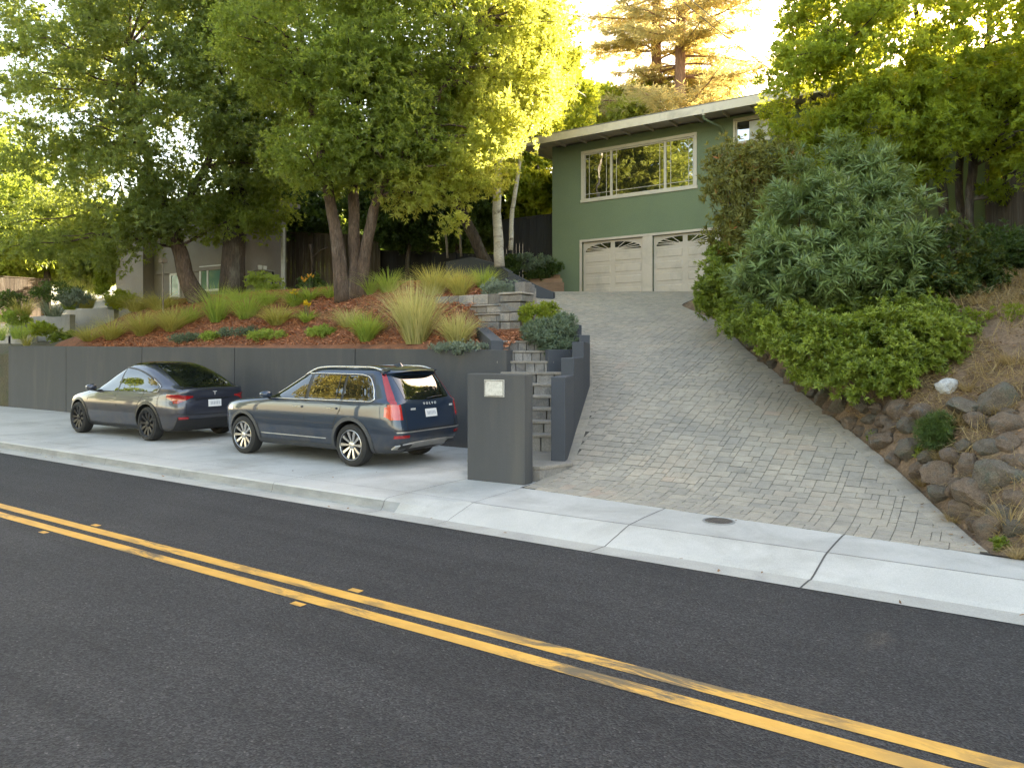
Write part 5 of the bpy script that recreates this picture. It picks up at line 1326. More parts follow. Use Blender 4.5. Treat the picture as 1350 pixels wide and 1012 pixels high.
def tree(name, label, cat, trunks, blobs, mat, bark, seed, nclump, per, k, ln, wd, clump_r=.55, nlimb=30, group=None, base=None, lr=(.06, .012), **kw):
    base = base or trunks[0][0][0]
    root = thing(name, label, cat, base, group=group)
    cc = crown('crown', blobs, nclump, per, k, ln, wd, mat, None, seed, clump_r, **kw)
    o = COL.objects[-1]
    o.parent = root; lp(o, root)
    rng = np.random.default_rng(seed + 99); tops = []
    for pts, rad in trunks: tops += along(pts, 3)[len(pts):]
    t = trunk_mesh(trunks, bark, None, seed, 12, limbs_to(tops, cc, nlimb, rng), lr); t.parent = root; lp(t, root)
    return root
def last(): return COL.objects[-1]

def onbed(px, py): return hit(px, py, terr_left, 10, 60)
def pd_path(pts, dep): return [PD(px, py, dep + (p[0] if p else 0)) for px, py, *p in pts]

# ------------------------------------------------------------------ big trees over the bed
x, y = onbed(466, 393); d1 = depth(x, y); print('tree1 depth', d1)
k1 = d1/FOC
tA = (pd_path([(452, 398), (449, 370), (446, 330), (438, 280), (431, 238), (420, 180), (405, 110), (395, 30), (390, -60)], d1), [.25, .22, .195, .17, .15, .12, .09, .06, .035])
tB = (pd_path([(467, 398, .1), (468, 350, .2), (466, 300, .3), (467, 240, .4), (462, 195, .5), (470, 130, .5), (480, 60, .5), (490, -40, .5)], d1), [.26, .215, .17, .155, .145, .12, .09, .045])
tC = (pd_path([(478, 397), (478, 360), (482, 318, -.1), (490, 280, -.3), (500, 250, -.5), (530, 205, -.5), (565, 150, -.2), (600, 90, .3), (630, 30, .8)], d1), [.235, .21, .165, .14, .125, .105, .09, .07, .035])
bl = [pblob(540, 50, d1, 110, 85, 2.0), pblob(475, 110, d1 - .5, 95, 75, 2.2), pblob(425, 205, d1 - .5, 75, 45, 1.6), pblob(510, -60, d1, 150, 80, 2.6), pblob(545, 165, d1 - .3, 55, 60, 1.3), pblob(500, 200, d1 - .8, 55, 45, 1.2), pblob(390, 60, d1, 90, 90, 2.4)]
bl2 = [pblob(640, 60, d1 + .8, 85, 90, 1.1), pblob(700, 40, d1 + 1.2, 50, 85, 1.0), pblob(640, 150, d1 + .5, 75, 55, .9), pblob(600, 215, d1, 75, 52, .8), pblob(655, 205, d1 + .6, 55, 45, .7), pblob(545, 250, d1 - .4, 50, 34, .7), pblob(588, 275, d1 - .5, 26, 34, .45), pblob(715, 130, d1 + 1.5, 32, 40, .6)]
tree('bay_tree', 'large three stemmed tree with golden backlit leaves above the mulch bed', 'tree', [tA, tB, tC], bl, LM['bay'], M['bark'], 21, 1050, 22, 8, .155, .046, .58, 60, base=(x, y, terr_left(x, y)), up=-.1)
t1 = [o for o in COL.objects if o.get('label', '').startswith('large three stemmed')][0]
cc = crown('crown', bl2, 270, 22, 8, .165, .050, LM['bay_lit'], t1, 221, .5, up=-.1, shell=.6); lp(last(), t1)
b = MB(); r_ = np.random.default_rng(5)
for a_, c_ in limbs_to(along(tC[0], 3)[8:], cc, 26, r_): b.tube(limb_path(a_, c_, r_, 5, .14, .05), [.05, .042, .034, .026, .018, .01], 6, cap=False)
lp(b.build('branch', M['bark'], t1, smooth=True), t1)
x, y = onbed(262, 396); d2 = depth(x, y); print('tree2 depth', d2)
t2 = (pd_path([(268, 402), (256, 385), (245, 360), (238, 335), (228, 308), (215, 270), (195, 220), (180, 150), (170, 60)], d2), [.42, .33, .27, .25, .23, .19, .15, .11, .05])
t2b = (pd_path([(228, 308), (250, 260), (280, 200), (310, 130), (330, 50)], d2), [.17, .14, .11, .08, .04])
bl = [pblob(200, 60, d2, 110, 95, 2.8), pblob(110, 130, d2, 100, 95, 2.8), pblob(250, 170, d2 - .5, 95, 85, 2.4), pblob(160, 245, d2 - .5, 100, 60, 2), pblob(300, 80, d2, 85, 90, 2.6), pblob(60, 60, d2 + 1, 70, 80, 2.4), pblob(330, 190, d2 - .5, 60, 70, 1.8), pblob(220, 275, d2 - .8, 75, 36, 1.4), pblob(180, -60, d2, 200, 80, 3.4), pblob(80, 225, d2 + .5, 75, 55, 1.8), pblob(330, 255, d2 + .6, 45, 45, 1.2), pblob(190, 298, d2 - .8, 60, 26, 1.2), pblob(130, 318, d2 + .3, 60, 34, 1.3), pblob(55, 305, d2 + .6, 50, 40, 1.4)]
tree('bay_tree', 'leaning tree with a dense dark green crown at the left end of the mulch bed', 'tree', [t2, t2b], bl, LM['bay_cool'], M['bark'], 22, 1480, 22, 8, .165, .050, .60, 60, base=(x, y, terr_left(x, y)), up=-.1)
x, y = onbed(306, 384); d3 = min(depth(x, y) + .5, 27.5); print('tree3 depth', d3)
t3 = (pd_path([(306, 386), (306, 355), (308, 320), (312, 285), (318, 230), (330, 150), (345, 60), (350, -50)], d3), [.50, .44, .42, .38, .30, .22, .14, .06])
t3b = (pd_path([(314, 300), (328, 262), (350, 200), (380, 120)], d3), [.26, .2, .13, .05])
bl = [pblob(330, 110, d3, 90, 100, 2.8), pblob(390, 160, d3, 75, 80, 2.4), pblob(290, 235, d3, 65, 60, 1.8), pblob(345, 265, d3 - .6, 50, 40, 1.3), pblob(375, 40, d3, 120, 90, 3), pblob(345, -70, d3, 150, 80, 3), pblob(285, 288, d3 - .8, 42, 26, 1), pblob(352, 288, d3 - .8, 34, 24, .9)]
tree('bay_tree', 'thick dark trunked tree between the leaning tree and the brown fence', 'tree', [t3, t3b], bl, LM['bay'], M['bark_dark'], 23, 720, 22, 8, .17, .052, .62, 40, base=(t3[0][0]), up=-.1)
# pale birch-like trunk and slimmer trees towards the green house
d4 = 24.5
t4 = (pd_path([(658, 352), (657, 320), (655, 280), (656, 240), (657, 200), (657, 165), (660, 110), (665, 40)], d4), [.17, .155, .145, .14, .13, .12, .09, .04])
tree('pale_tree', 'slender straight tree with white bark beside the dark curved garden wall', 'tree', [t4], [pblob(690, 120, d4, 55, 50, 1.5), pblob(665, 60, d4, 70, 60, 2), pblob(715, 60, d4 + .5, 45, 70, 1.5), pblob(640, 170, d4, 40, 35, 1)], LM['gold'], M['bark_pale'], 24, 260, 22, 8, .19, .065, .5, 22)
d5 = 27
t5 = (pd_path([(642, 348), (632, 325), (618, 300), (608, 275), (602, 255)], d5), [.26, .22, .2, .18, .17]); t5b = (pd_path([(604, 262), (592, 225), (585, 180), (575, 120)], d5), [.13, .11, .09, .05]); t5c = (pd_path([(603, 258), (612, 215), (606, 160), (620, 100)], d5), [.12, .1, .08, .04])
tree('leaning_tree', 'grey trunked tree leaning left behind the feather grasses', 'tree', [t5, t5b, t5c], [pblob(600, 150, d5, 70, 60, 2), pblob(560, 190, d5, 50, 45, 1.6), pblob(640, 215, d5, 40, 30, 1.2)], LM['gold'], M['bark_dark'], 25, 240, 22, 8, .20, .068, .55, 24)
d6 = 26
t6 = (pd_path([(672, 330), (676, 280), (680, 240), (686, 200), (694, 165), (705, 120)], d6), [.09, .08, .07, .06, .05, .02])
tree('young_tree', 'thin bare stemmed young tree under the left end of the house roof', 'tree', [t6], [pblob(712, 95, d6 + 6, 50, 55, 2.2), pblob(742, 130, d6 + 8, 40, 45, 2), pblob(700, 150, d6 + 4, 35, 30, 1.3)], LM['broad'], M['bark_pale'], 26, 260, 20, 8, .24, .08, .6, 10)
# understorey behind the bed
def bush(name, label, blobs, mat, seed, nclump, per, k, ln, wd, clump_r=.35, cat='shrub', stems=5, group=None, **kw):
    c0 = blobs[0][0]; zb = min(b_[0][2] - b_[1][2] for b_ in blobs)
    root = thing(name, label, cat, (c0[0], c0[1], zb), group=group)
    cc = crown('foliage', blobs, nclump, per, k, ln, wd, mat, None, seed, clump_r, **kw); o = last(); o.parent = root; lp(o, root)
    if stems:
        b = MB(); rng = np.random.default_rng(seed)
        for i in rng.permutation(len(cc))[:stems*4]:
            b.tube(limb_path((c0[0] + rng.normal()*.15, c0[1] + rng.normal()*.15, zb), cc[i], rng, 4, .15), [.03, .026, .02, .015, .008], 5, cap=False)
        t = b.build('stem', M['bark_dark'], root, smooth=True); lp(t, root)
    return root
for i, (bb, lab, m, nc) in enumerate((
    ([pblob(395, 285, 33, 60, 38, 1.6), pblob(380, 255, 33, 45, 30, 1.4)], 'dark leafy tree crown hanging over the brown fence left of the three stems', 'dark', 150),
    ([pblob(535, 285, 31, 55, 38, 1.6), pblob(500, 262, 32, 45, 32, 1.4)], 'dark leafy tree over the low fence right of the three stems', 'dark', 160),
    ([pblob(600, 285, 31.5, 45, 40, 1.5), pblob(622, 240, 33, 55, 40, 1.6)], 'dark shaded tree behind the leaning grey trunk', 'dark', 150),
    ([pblob(705, 262, 32, 38, 36, 1.4), pblob(695, 215, 34, 45, 38, 1.6)], 'mid green tree behind the black fence by the house corner', 'broad', 150),
    ([pblob(535, 220, 36, 70, 45, 2.2), pblob(470, 240, 37, 60, 40, 2)], 'olive tree far behind the low fence', 'bay', 150))):
    tr_ = (pd_path([(bb[0][0] and 0, 0)], 1), [.1]) if False else None
    c = bb[0][0]; tk = ([(c[0], c[1], terr_left(c[0], c[1]) - .2), (c[0] + .2, c[1], c[2] - .8), (c[0] + .1, c[1] + .2, c[2] + .6)], [.11, .09, .05])
    tree('background_tree', lab, 'tree', [tk], bb, LM[m], M['bark_dark'], 40 + i, int(nc*1.7), 18, 8, .25, .085, .55, 14, group='trees behind the garden fences')
for i, (px, pt, pb, lab) in enumerate(((590, 305, 340, 'thin pale sapling stem left of the leaning grey trunk'), (608, 300, 338, 'second thin sapling stem just left of the leaning grey trunk'), (412, 322, 358, 'small forked bare sapling left of the three stems'))):
    dd = 28; pth = pd_path([(px, pb), (px - 1, (pt + pb)/2), (px - 3, pt)], dd); b = MB(); b.tube(along(pth, 3), [.05]*7, 7)
    if i == 2: b.tube(pd_path([(px - 1, 340), (px + 10, 330), (px + 20, 326)], dd), [.03, .025, .02], 6)
    tag(b.build('sapling', M['bark_dark' if i == 2 else 'tan'], smooth=True), lab, 'tree')
# far left
for i, (bb, tk, lab, m, nc) in enumerate((
    ([pblob(40, 290, 34, 75, 55, 2.6), pblob(130, 310, 33, 60, 42, 2), pblob(-20, 240, 36, 70, 80, 3)], [(108, 372), (110, 340), (112, 300)], 'sunlit yellow green tree at the far left beyond the terrace walls', 'bay', 260),
    ([pblob(60, 330, 37, 50, 26, 1.6), pblob(20, 345, 38, 45, 20, 1.4)], [(62, 372), (62, 350), (60, 325)], 'low green tree over the far left board fence', 'bay', 110),
    ([pblob(150, 335, 33, 50, 34, 1.6), pblob(125, 350, 33, 35, 24, 1.2)], [(140, 372), (142, 350), (146, 330)], 'shaded green tree beside the corner of the grey house', 'bay_cool', 130))):
    tkp = (pd_path(tk, bb[0][0] and depth(bb[0][0][0], bb[0][0][1])), [.16, .13, .08])
    tree('background_tree', lab, 'tree', [tkp], bb, LM[m], M['bark_dark'], 60 + i, int(nc*1.6), 18, 8, .25, .085, .6, 16, group='trees at the far left')
for i, (bb, lab, m) in enumerate((([pblob(400, 318, 37.5, 60, 26, 1.2), pblob(480, 312, 37, 50, 28, 1.2)], 'dark hedge shrub behind the brown fence left of the three stems', 'dark'), ([pblob(545, 312, 35, 45, 28, 1.2), pblob(610, 312, 34.5, 45, 30, 1.2)], 'dark hedge shrub behind the low fence between the stems and the birch', 'dark'), ([pblob(655, 300, 34, 36, 32, 1.1), pblob(690, 285, 34, 34, 26, 1.1)], 'dark hedge shrub behind the black fence near the birch', 'dark'), ([pblob(105, 362, 38.5, 60, 20, 1.2), pblob(40, 352, 39, 60, 24, 1.2)], 'dull green hedge shrub beyond the far left board fence', 'bay_cool'))):
    bush('hedge_shrub', lab, bb, LM[m], 70 + i, 170, 14, 8, .24, .08, .4)
tk = (pd_path([(1352, 330), (1350, 260), (1345, 200)], 24), [.16, .13, .08])
tree('background_tree', 'bright green tree showing above the side fence at the right edge', 'tree', [tk], [pblob(1345, 180, 24, 55, 75, 1.6), pblob(1300, 215, 24.5, 30, 40, 1), pblob(1400, 150, 24, 60, 90, 2)], LM['broad'], M['bark_dark'], 68, 260, 18, 8, .2, .065, .5, 16)
rngw = np.random.default_rng(9); wb = []
for i in range(46):
    xx = -95 + i*2.6 + rngw.normal()*1.0; yy = 58 + rngw.uniform(-4, 6)
    if xx > 22: break
    zz = terr_left(xx, yy); hh = rngw.uniform(5.5, 8.5) if xx < -19 else rngw.uniform(3.5, 5); wb.append(((xx, yy, zz + hh*.45), (2.6, 2.2, hh*.55)))
crown('far_wood', wb, 1500, 14, 7, .55, .22, LM['bay'], None, 505, 1.1); tag(last(), 'band of olive green woodland closing the hillside far behind the houses', 'woodland', kind='stuff')
# behind the green house: olive tree belt and yellow shrub
for i, (bb, lab, m, nc, z0) in enumerate((
    ([pblob(790, 150, 46, 40, 30, 2.4), pblob(745, 165, 44, 35, 35, 2)], 'olive green tree just above the left part of the house roof', 'broad', 170, 8),
    ([pblob(860, 140, 47, 45, 24, 2.2)], 'low olive tree above the middle of the house roof below the conifers', 'broad', 130, 8),
    ([pblob(826, 157, 42, 26, 13, 1)], 'small bright yellow green tree peeping over the house roof', 'gold', 60, 7),
    ([pblob(925, 128, 48, 45, 14, 1.8)], 'low olive tree above the right part of the house roof', 'broad', 100, 8))):
    c = bb[0][0]; tk = ([(c[0], c[1], terr_left(c[0], c[1])), (c[0], c[1], c[2])], [.18, .08])
    tree('background_tree', lab, 'tree', [tk], bb, LM[m], M['bark_dark'], 80 + i, int(nc*1.6), 18, 8, .32, .10, .8, 12, group='trees behind the green house roof')
# conifers behind the house
def conifer(label, px, dep, h, r0, seed, blen, zlow, sparse=1.0):
    c = PD(px, 200, dep); x, y = c[0], c[1]; z0 = terr_left(x, y) - .3; rng = np.random.default_rng(seed)
    root = thing('conifer', label, 'tree', (x, y, z0), group='tall conifers behind the house')
    b = MB(); n = 14; b.tube([(x + .12*mnoise.noise(Vector((i*.7, seed, 0))), y, z0 + h*i/n) for i in range(n + 1)], [r0*(1 - .92*i/n) for i in range(n + 1)], 12, jit=.15)
    cen = []; dr = []; cv = []
    z = zlow
    while z < z0 + h - .5:
        t = (z - zlow)/(z0 + h - zlow); L0 = blen*(1 - t)**.75 + .5
        for q in range(rng.integers(3, 6)):
            az_ = rng.uniform(0, 6.283); L_ = L0*rng.uniform(.55, 1.15); up = rng.uniform(-.12, .22)
            dirv = Vector((math.cos(az_), math.sin(az_), up)); p0 = Vector((x, y, z + rng.uniform(-.4, .4))); pts = []
            m = 7
            for i in range(m + 1): u = i/m; pts.append(p0 + dirv*L_*u + Vector((0, 0, -.16*L_*u*u + .10*L_*u**4)) + Vector(rng.normal(size=3))*.05)
            b.tube(pts, [lerp(.075, .012, i/m)*(.6 + .4*L_/blen) for i in range(m + 1)], 5, cap=False)
            side = Vector((-dirv.y, dirv.x, 0)); hue = rng.uniform(0, 1)
            for u in np.linspace(.22, 1, int(9*sparse*L_/2) + 3):
                for w_ in range(3):
                    s_ = rng.normal()*.34*L_*(1 - u*.75)*.55
                    f = u*m; i = min(m - 1, int(f)); pp = pts[i].lerp(pts[i+1], f - i) + side*s_ + Vector((0, 0, -abs(s_)*.12 + rng.normal()*.07))
                    cen.append(pp); dr.append(dirv*.6 + side*(1.2 if s_ > 0 else -1.2)*rng.uniform(.2, 1) + Vector((0, 0, -.15))); cv.append(np.clip(hue + rng.normal()*.2, 0, 1))
        z += rng.uniform(.55, 1.0)
    t_ = b.build('trunk', M['bark_red'], root, smooth=True); lp(t_, root)
    V, F, lv = leaf_arrays(np.array([tuple(c) for c in cen]), np.array([tuple(d) for d in dr]), 9, .42, .05, rng, (.2, .9), np.array(cv), curl=.15, off=.8)
    o = npmesh('crown', V, F, LM['pine'], root, lv); lp(o, root)
conifer('taller thick trunked conifer with golden backlit branches behind the house', 897, 43, 36, .46, 5, 6.2, 15.5, 1.2)
conifer('thinner conifer just left of the thick trunked conifer', 866, 45, 33, .5, 6, 5.2, 16.5, 1.1)
# ------------------------------------------------------------------ right bank: tree and shrubs
x, y = hit(1284, 352, terr_right, 6, 40); d7 = depth(x, y); print('tree right depth', d7)
def pth(pts, rad): return (pd_path(pts, d7), rad)
trs = [pth([(1287, 356), (1284, 325), (1277, 290), (1280, 250), (1283, 205), (1290, 140), (1300, 60), (1310, -40)], [.125, .115, .11, .105, .10, .085, .07, .04]), pth([(1250, 330, .3), (1246, 290, .3), (1245, 255, .3), (1238, 215, .3), (1228, 150, .3), (1215, 60, .3), (1200, -30, .3)], [.13, .12, .115, .11, .10, .07, .03]),
       pth([(1268, 335, .5), (1266, 280, .5), (1264, 230, .5), (1266, 150, .5), (1262, 50, .5), (1258, -60, .5)], [.10, .095, .09, .08, .06, .03]), pth([(1238, 215, .3), (1200, 150, 0), (1150, 100, -.3), (1110, 60, -.4)], [.09, .075, .055, .03])]
bl = [pblob(1180, 60, d7 - .6, 110, 95, 1.7), pblob(1080, 120, d7, 75, 80, 1.4), pblob(1290, 70, d7 - .5, 100, 90, 1.6), pblob(1170, 165, d7 - .8, 90, 62, 1.2), pblob(1070, 205, d7 + .3, 60, 50, 1), pblob(1320, 165, d7 - .4, 60, 55, 1), pblob(1245, 175, d7 - 1, 65, 45, .9), pblob(1110, 20, d7 + .4, 85, 70, 1.4), pblob(1330, 245, d7 - .5, 30, 22, .5), pblob(1210, -70, d7, 190, 70, 2), pblob(1060, 60, d7 + 1, 35, 50, .8), pblob(1205, 235, d7 - .4, 35, 25, .5), pblob(1390, 60, d7, 60, 120, 1.3), ((2.3, 20.6, 7.0), (1.7, 1.5, 1.9)), ((1.7, 21.5, 9.2), (1.6, 1.4, 1.6))]  # last two blobs added at the frame edge to block sun from the road
tree('garden_tree', 'large bright green multi stemmed tree on the bank right of the driveway', 'tree', trs, bl, LM['broad'], M['bark_dark'], 31, 1150, 22, 9, .145, .048, .38, 70, base=(x, y, terr_right(x, y)), lr=(.04, .008))
bush('tall_shrub', 'tall shrub with red tipped leaves beside the garage doors', [pblob(985, 262, 18.2, 52, 55, 1.2), pblob(1015, 215, 18, 45, 40, 1), pblob(960, 225, 18.6, 30, 35, .8), pblob(1035, 290, 17.5, 45, 45, 1), pblob(975, 320, 18, 42, 35, 1)], LM['redtip'], 32, 210, 14, 11, .15, .034, .4, spread=(.5, 1.3), up=.5)
bush('oleander', 'big grey green oleander shrub with long narrow leaves above the clipped shrub', [pblob(1100, 310, 13.6, 105, 70, 1.3), pblob(1075, 355, 13.2, 100, 60, 1.2), pblob(1150, 345, 13.2, 75, 62, 1.1), pblob(1125, 258, 13.8, 65, 40, .8), pblob(1090, 222, 14, 24, 30, .4), pblob(1170, 240, 13.8, 28, 32, .4), pblob(1015, 370, 13.8, 45, 40, .7), pblob(1062, 232, 13.9, 11, 34, .18), pblob(1098, 200, 13.9, 10, 28, .16), pblob(1150, 212, 13.7, 12, 30, .18), pblob(1188, 235, 13.6, 10, 28, .16), pblob(1035, 268, 13.7, 12, 30, .18), pblob(1000, 330, 13.6, 16, 34, .25), pblob(1215, 290, 13.4, 14, 34, .22)], LM['oleander'], 33, 260, 12, 14, .23, .033, .36, spread=(.45, 1.35), up=.55, curl=.12)
bush('mixed_shrub', 'dark glossy shrub with yellowing leaves under the multi stemmed tree', [pblob(1240, 345, 13.2, 65, 55, .9), pblob(1285, 375, 13, 35, 32, .6), pblob(1225, 390, 12.8, 60, 35, .7)], LM['mixed'], 34, 150, 13, 12, .10, .038, .28, spread=(.4, 1.3), up=.4)
bush('clipped_shrub', 'bright green clipped shrub spilling over the stone edging of the driveway', [pblob(1160, 455, 11.6, 110, 48, .8), pblob(1090, 460, 11.8, 70, 45, .7), pblob(1235, 450, 11.4, 65, 42, .7), pblob(1130, 495, 11.2, 80, 28, .5), pblob(1200, 495, 11, 55, 28, .5), pblob(1040, 435, 12.6, 55, 40, .7), pblob(1275, 470, 11.2, 30, 25, .4), pblob(1180, 415, 12.2, 80, 25, .6)], LM['hedge'], 35, 560, 12, 13, .085, .026, .20, spread=(.4, 1.3), up=.7, shell=.9, stems=0)
bush('low_shrub', 'dense dark green shrub at the top of the driveway edge', [pblob(958, 365, 17.6, 36, 42, .8), pblob(944, 388, 18.2, 24, 30, .6), pblob(934, 398, 18, 18, 14, .5), pblob(985, 400, 16.6, 42, 36, .7), pblob(1010, 425, 15, 42, 32, .6), pblob(975, 425, 15.6, 24, 20, .4)], LM['hedge'], 36, 300, 12, 12, .10, .030, .24, spread=(.4, 1.3), up=.6, shell=.9, stems=0)
bush('shade_shrub', 'nearly black green shrub in the shade below the side fence', [pblob(1320, 330, 14.5, 40, 35, .6), pblob(1350, 350, 14.4, 40, 35, .6), pblob(1300, 350, 14.5, 25, 22, .4)], LM['dark'], 37, 90, 12, 10, .13, .03, .28, up=.3)
bush('dark_tuft', 'dark green needle leaved tuft growing between the boulders', [(PD(1234, 570, 9.6), (.24, .22, .20)), (PD(1240, 560, 9.7), (.16, .16, .15))], LM['dark'], 38, 90, 8, 9, .10, .010, .09, stems=0, up=.4)
for i, (px, py, r_, lab) in enumerate(((1320, 722, 10, 'small bright weed at the lowest corner of the bank'), (1210, 600, 8, 'small pale weed beside the upright grooved boulder'), (1153, 580, 7, 'tiny green weed at the foot of the stone edging'), (1290, 425, 16, 'sparse green weed on the dry bank right of the clipped shrub'), (1335, 420, 14, 'thin weed high on the dry bank'))):
    x, y = hit(px, py, terr_right, 5, 30); dd = depth(x, y); q = r_*dd/FOC
    bush('weed', lab, [((x, y, terr_right(x, y) + q*.6), (q, q, q*.7))], LM['hedge' if i < 3 else 'lime'], 90 + i, 14, 6, 7, .05, .018, q*.5, cat='weed', stems=0, up=.6)

# ------------------------------------------------------------------ grasses and flowers on the mulch bed
def blades(mb_name, base, r, h, n, width, mat, rng, lean=.5, droop=.5, parent=None, hvar=.3, seg=4):
    """arching blades: strips of seg quads each"""
    bx, by, bz = base
    a = rng.uniform(0, 2*np.pi, n); rr = r*np.sqrt(rng.uniform(0, 1, n))*.35; o = np.stack([bx + rr*np.cos(a), by + rr*np.sin(a), np.full(n, bz)], 1)
    a2 = a + rng.normal(size=n)*.5; d = np.stack([np.cos(a2), np.sin(a2), np.zeros(n)], 1); H = h*(1 - hvar + hvar*1.3*rng.uniform(0, 1, n)); le = np.abs(rng.normal(size=n))*lean*.6 + lean*.25
    side = np.stack([-d[:, 1], d[:, 0], np.zeros(n)], 1); ang = rng.uniform(-1, 1, n)[:, None]; side = unit(side + d*ang*.8); Vs = []
    w = width*rng.uniform(.6, 1.3, n)
    for i in range(seg + 1):
        t = i/seg; out = le*H*(t + droop*t**2.2); up = H*(t - .55*droop*np.minimum(1.3, le*1.6)*t**2.6)
        p = o + d*out[:, None] + np.array([0, 0, 1])*up[:, None]; ww = (w*(1 - t**1.6*.92))[:, None]/2
        Vs += [p - side*ww, p + side*ww]
    V = np.stack(Vs, 1); nv = 2*(seg + 1); base_i = np.arange(n)[:, None]*nv
    F = np.concatenate([base_i + np.array([[2*i, 2*i+1, 2*i+3, 2*i+2]]) for i in range(seg)], 1).reshape(-1, 4)
    return V.reshape(-1, 3), F, np.clip(rng.uniform(0, 1, n), 0, 1).repeat(seg)
def grass(px, py, hpx, wpx, mat, label, n=260, lean=.45, droop=.6, name='grass_clump', cat='grass clump', width=.011, fn=None, group='grass clumps on the planted bed', plumes=0):
    x, y = (fn or onbed)(px, py); dd = depth(x, y); z = terr_left(x, y) - .03; h = hpx*dd/FOC*1.05; r = wpx*dd/FOC/2*.85; rng = np.random.default_rng(int(px*7 + py))
    root = None
    n = int(n*1.1); plumes = int(plumes*1.3)
    V, F, lv = blades(None, (x, y, z), r*1.05, h, n, width*1.6, None, rng, lean*min(2.2, max(.7, r/h*1.9)), droop)
    if plumes:
        V2, F2, l2 = blades(None, (x, y, z), r*.8, h*1.08, plumes, width*.8, None, rng, lean*.55, .35, hvar=.2)
        F = np.concatenate([F, F2 + len(V)]); V = np.concatenate([V, V2]); lv = np.concatenate([lv*.85, .9 + .1*l2])
    o = npmesh(name, V - np.array([x, y, z]), F, LM[mat], None, lv); o.location = (x, y, z)
    tag(o, label, cat, group); return o, (x, y, z, h, r)
GR = [
    (548, 452, 86, 84, 'feather', 'tallest pale feather grass in the middle of the mulch bed', 620, .5, .6, 40), (603, 454, 50, 60, 'feather', 'smaller pale feather grass just right of the tallest one', 380, .6, .7, 24),
    (484, 449, 46, 52, 'green_grass', 'green grass clump with dry tips left of the tallest feather grass', 380, .6, .8, 10), (460, 430, 34, 46, 'feather', 'low pale grass clump below the three stemmed trunk', 260, .8, .9, 8),
    (572, 388, 44, 62, 'olive', 'left of the three grass clumps above the stone wall', 380, .6, .6, 16), (606, 389, 40, 52, 'olive', 'middle grass clump above the stone wall', 340, .6, .6, 8), (638, 382, 34, 42, 'green_grass', 'bright green grass clump at the right end above the stone wall', 300, .6, .5, 0),
    (512, 386, 38, 50, 'green_grass', 'dark green strappy clump right behind the three stemmed trunk', 240, .7, .7, 0), (488, 388, 30, 30, 'green_grass', 'narrow green clump touching the three stemmed trunk', 160, .7, .7, 0),
    (366, 428, 38, 52, 'olive', 'olive grass clump left of the yellow daylily', 320, .7, .9, 8), (325, 420, 44, 56, 'green_grass', 'spiky yellow green clump in the middle left of the bed', 240, .7, .5, 10),
    (286, 424, 54, 50, 'green_grass', 'tall spiky green clump right of the leaning trunk', 240, .7, .5, 14), (228, 436, 46, 54, 'olive', 'broad sunlit yellow grass clump below the leaning trunk', 400, .9, .9, 14),
    (188, 442, 46, 46, 'olive', 'arching olive grass clump left of the broad sunlit one', 360, .9, 1.0, 10), (148, 447, 40, 42, 'olive', 'arching olive grass clump near the left end of the bed', 320, .9, 1.0, 12), (118, 449, 28, 46, 'olive', 'small tan grass clump at the left end of the bed', 260, .8, .8, 16),
    (212, 408, 34, 62, 'olive', 'hazy olive grass clump in front of the grey house', 380, .8, .9, 10), (180, 410, 32, 50, 'olive', 'olive grass clump by the left corner of the grey house', 300, .8, .9, 10), (388, 400, 26, 40, 'green_grass', 'low green grass clump left of the orange daylily', 220, .8, .8, 0),
    (352, 402, 30, 46, 'green_grass', 'mid green grass clump in front of the brown fence', 240, .7, .7, 8), (315, 396, 26, 44, 'green_grass', 'low green clump at the foot of the thick dark trunk', 240, .8, .8, 0), (436, 392, 24, 34, 'green_grass', 'short green clump just left of the three stemmed trunk', 160, .7, .7, 0), (250, 425, 30, 40, 'green_grass', 'green strappy clump at the base of the leaning trunk', 180, .8, .6, 8)]
for (px, py, h, w_, m, lab, n, le, dr_, pl_) in GR: grass(px, py, h, w_, m, lab, n, le, dr_, plumes=pl_)
FAR = [(112, 398, 44, 56, 'olive', 'tall tan topped grass behind the upper terrace wall', 360), (92, 400, 26, 40, 'green_grass', 'low green grass behind the upper terrace wall', 240), (30, 408, 26, 44, 'olive', 'tan grass above the middle terrace wall', 260), (70, 409, 22, 50, 'silver', 'silvery grass above the middle terrace wall', 260), (25, 438, 16, 44, 'green_grass', 'green grass behind the lowest terrace wall', 260), (-2, 440, 20, 36, 'green_grass', 'green grass at the far left edge behind the lowest terrace wall', 200), (35, 448, 16, 18, 'olive', 'small tan grass tuft before the lowest terrace wall', 120), (150, 400, 22, 36, 'silver', 'silvery spiky grass beside the upper terrace wall', 200)]
def far_at(dd): return lambda px, py: PD(px, py, dd)[:2]
for (px, py, h, w_, m, lab, n) in FAR:
    dd = 29 if py < 420 else 27
    x, y, z = PD(px, py, dd); rng = np.random.default_rng(int(px*3 + 500)); H_ = h*dd/FOC; r = w_*dd/FOC/2
    V, F, lv = blades(None, (0, 0, 0), r, H_ + .25, n, .014, None, rng, .6, .7); o = npmesh('grass_clump', V, F, LM[m], None, lv); o.location = (x, y, z - .25); tag(o, lab, 'grass clump', 'grass clumps on the far terraces')
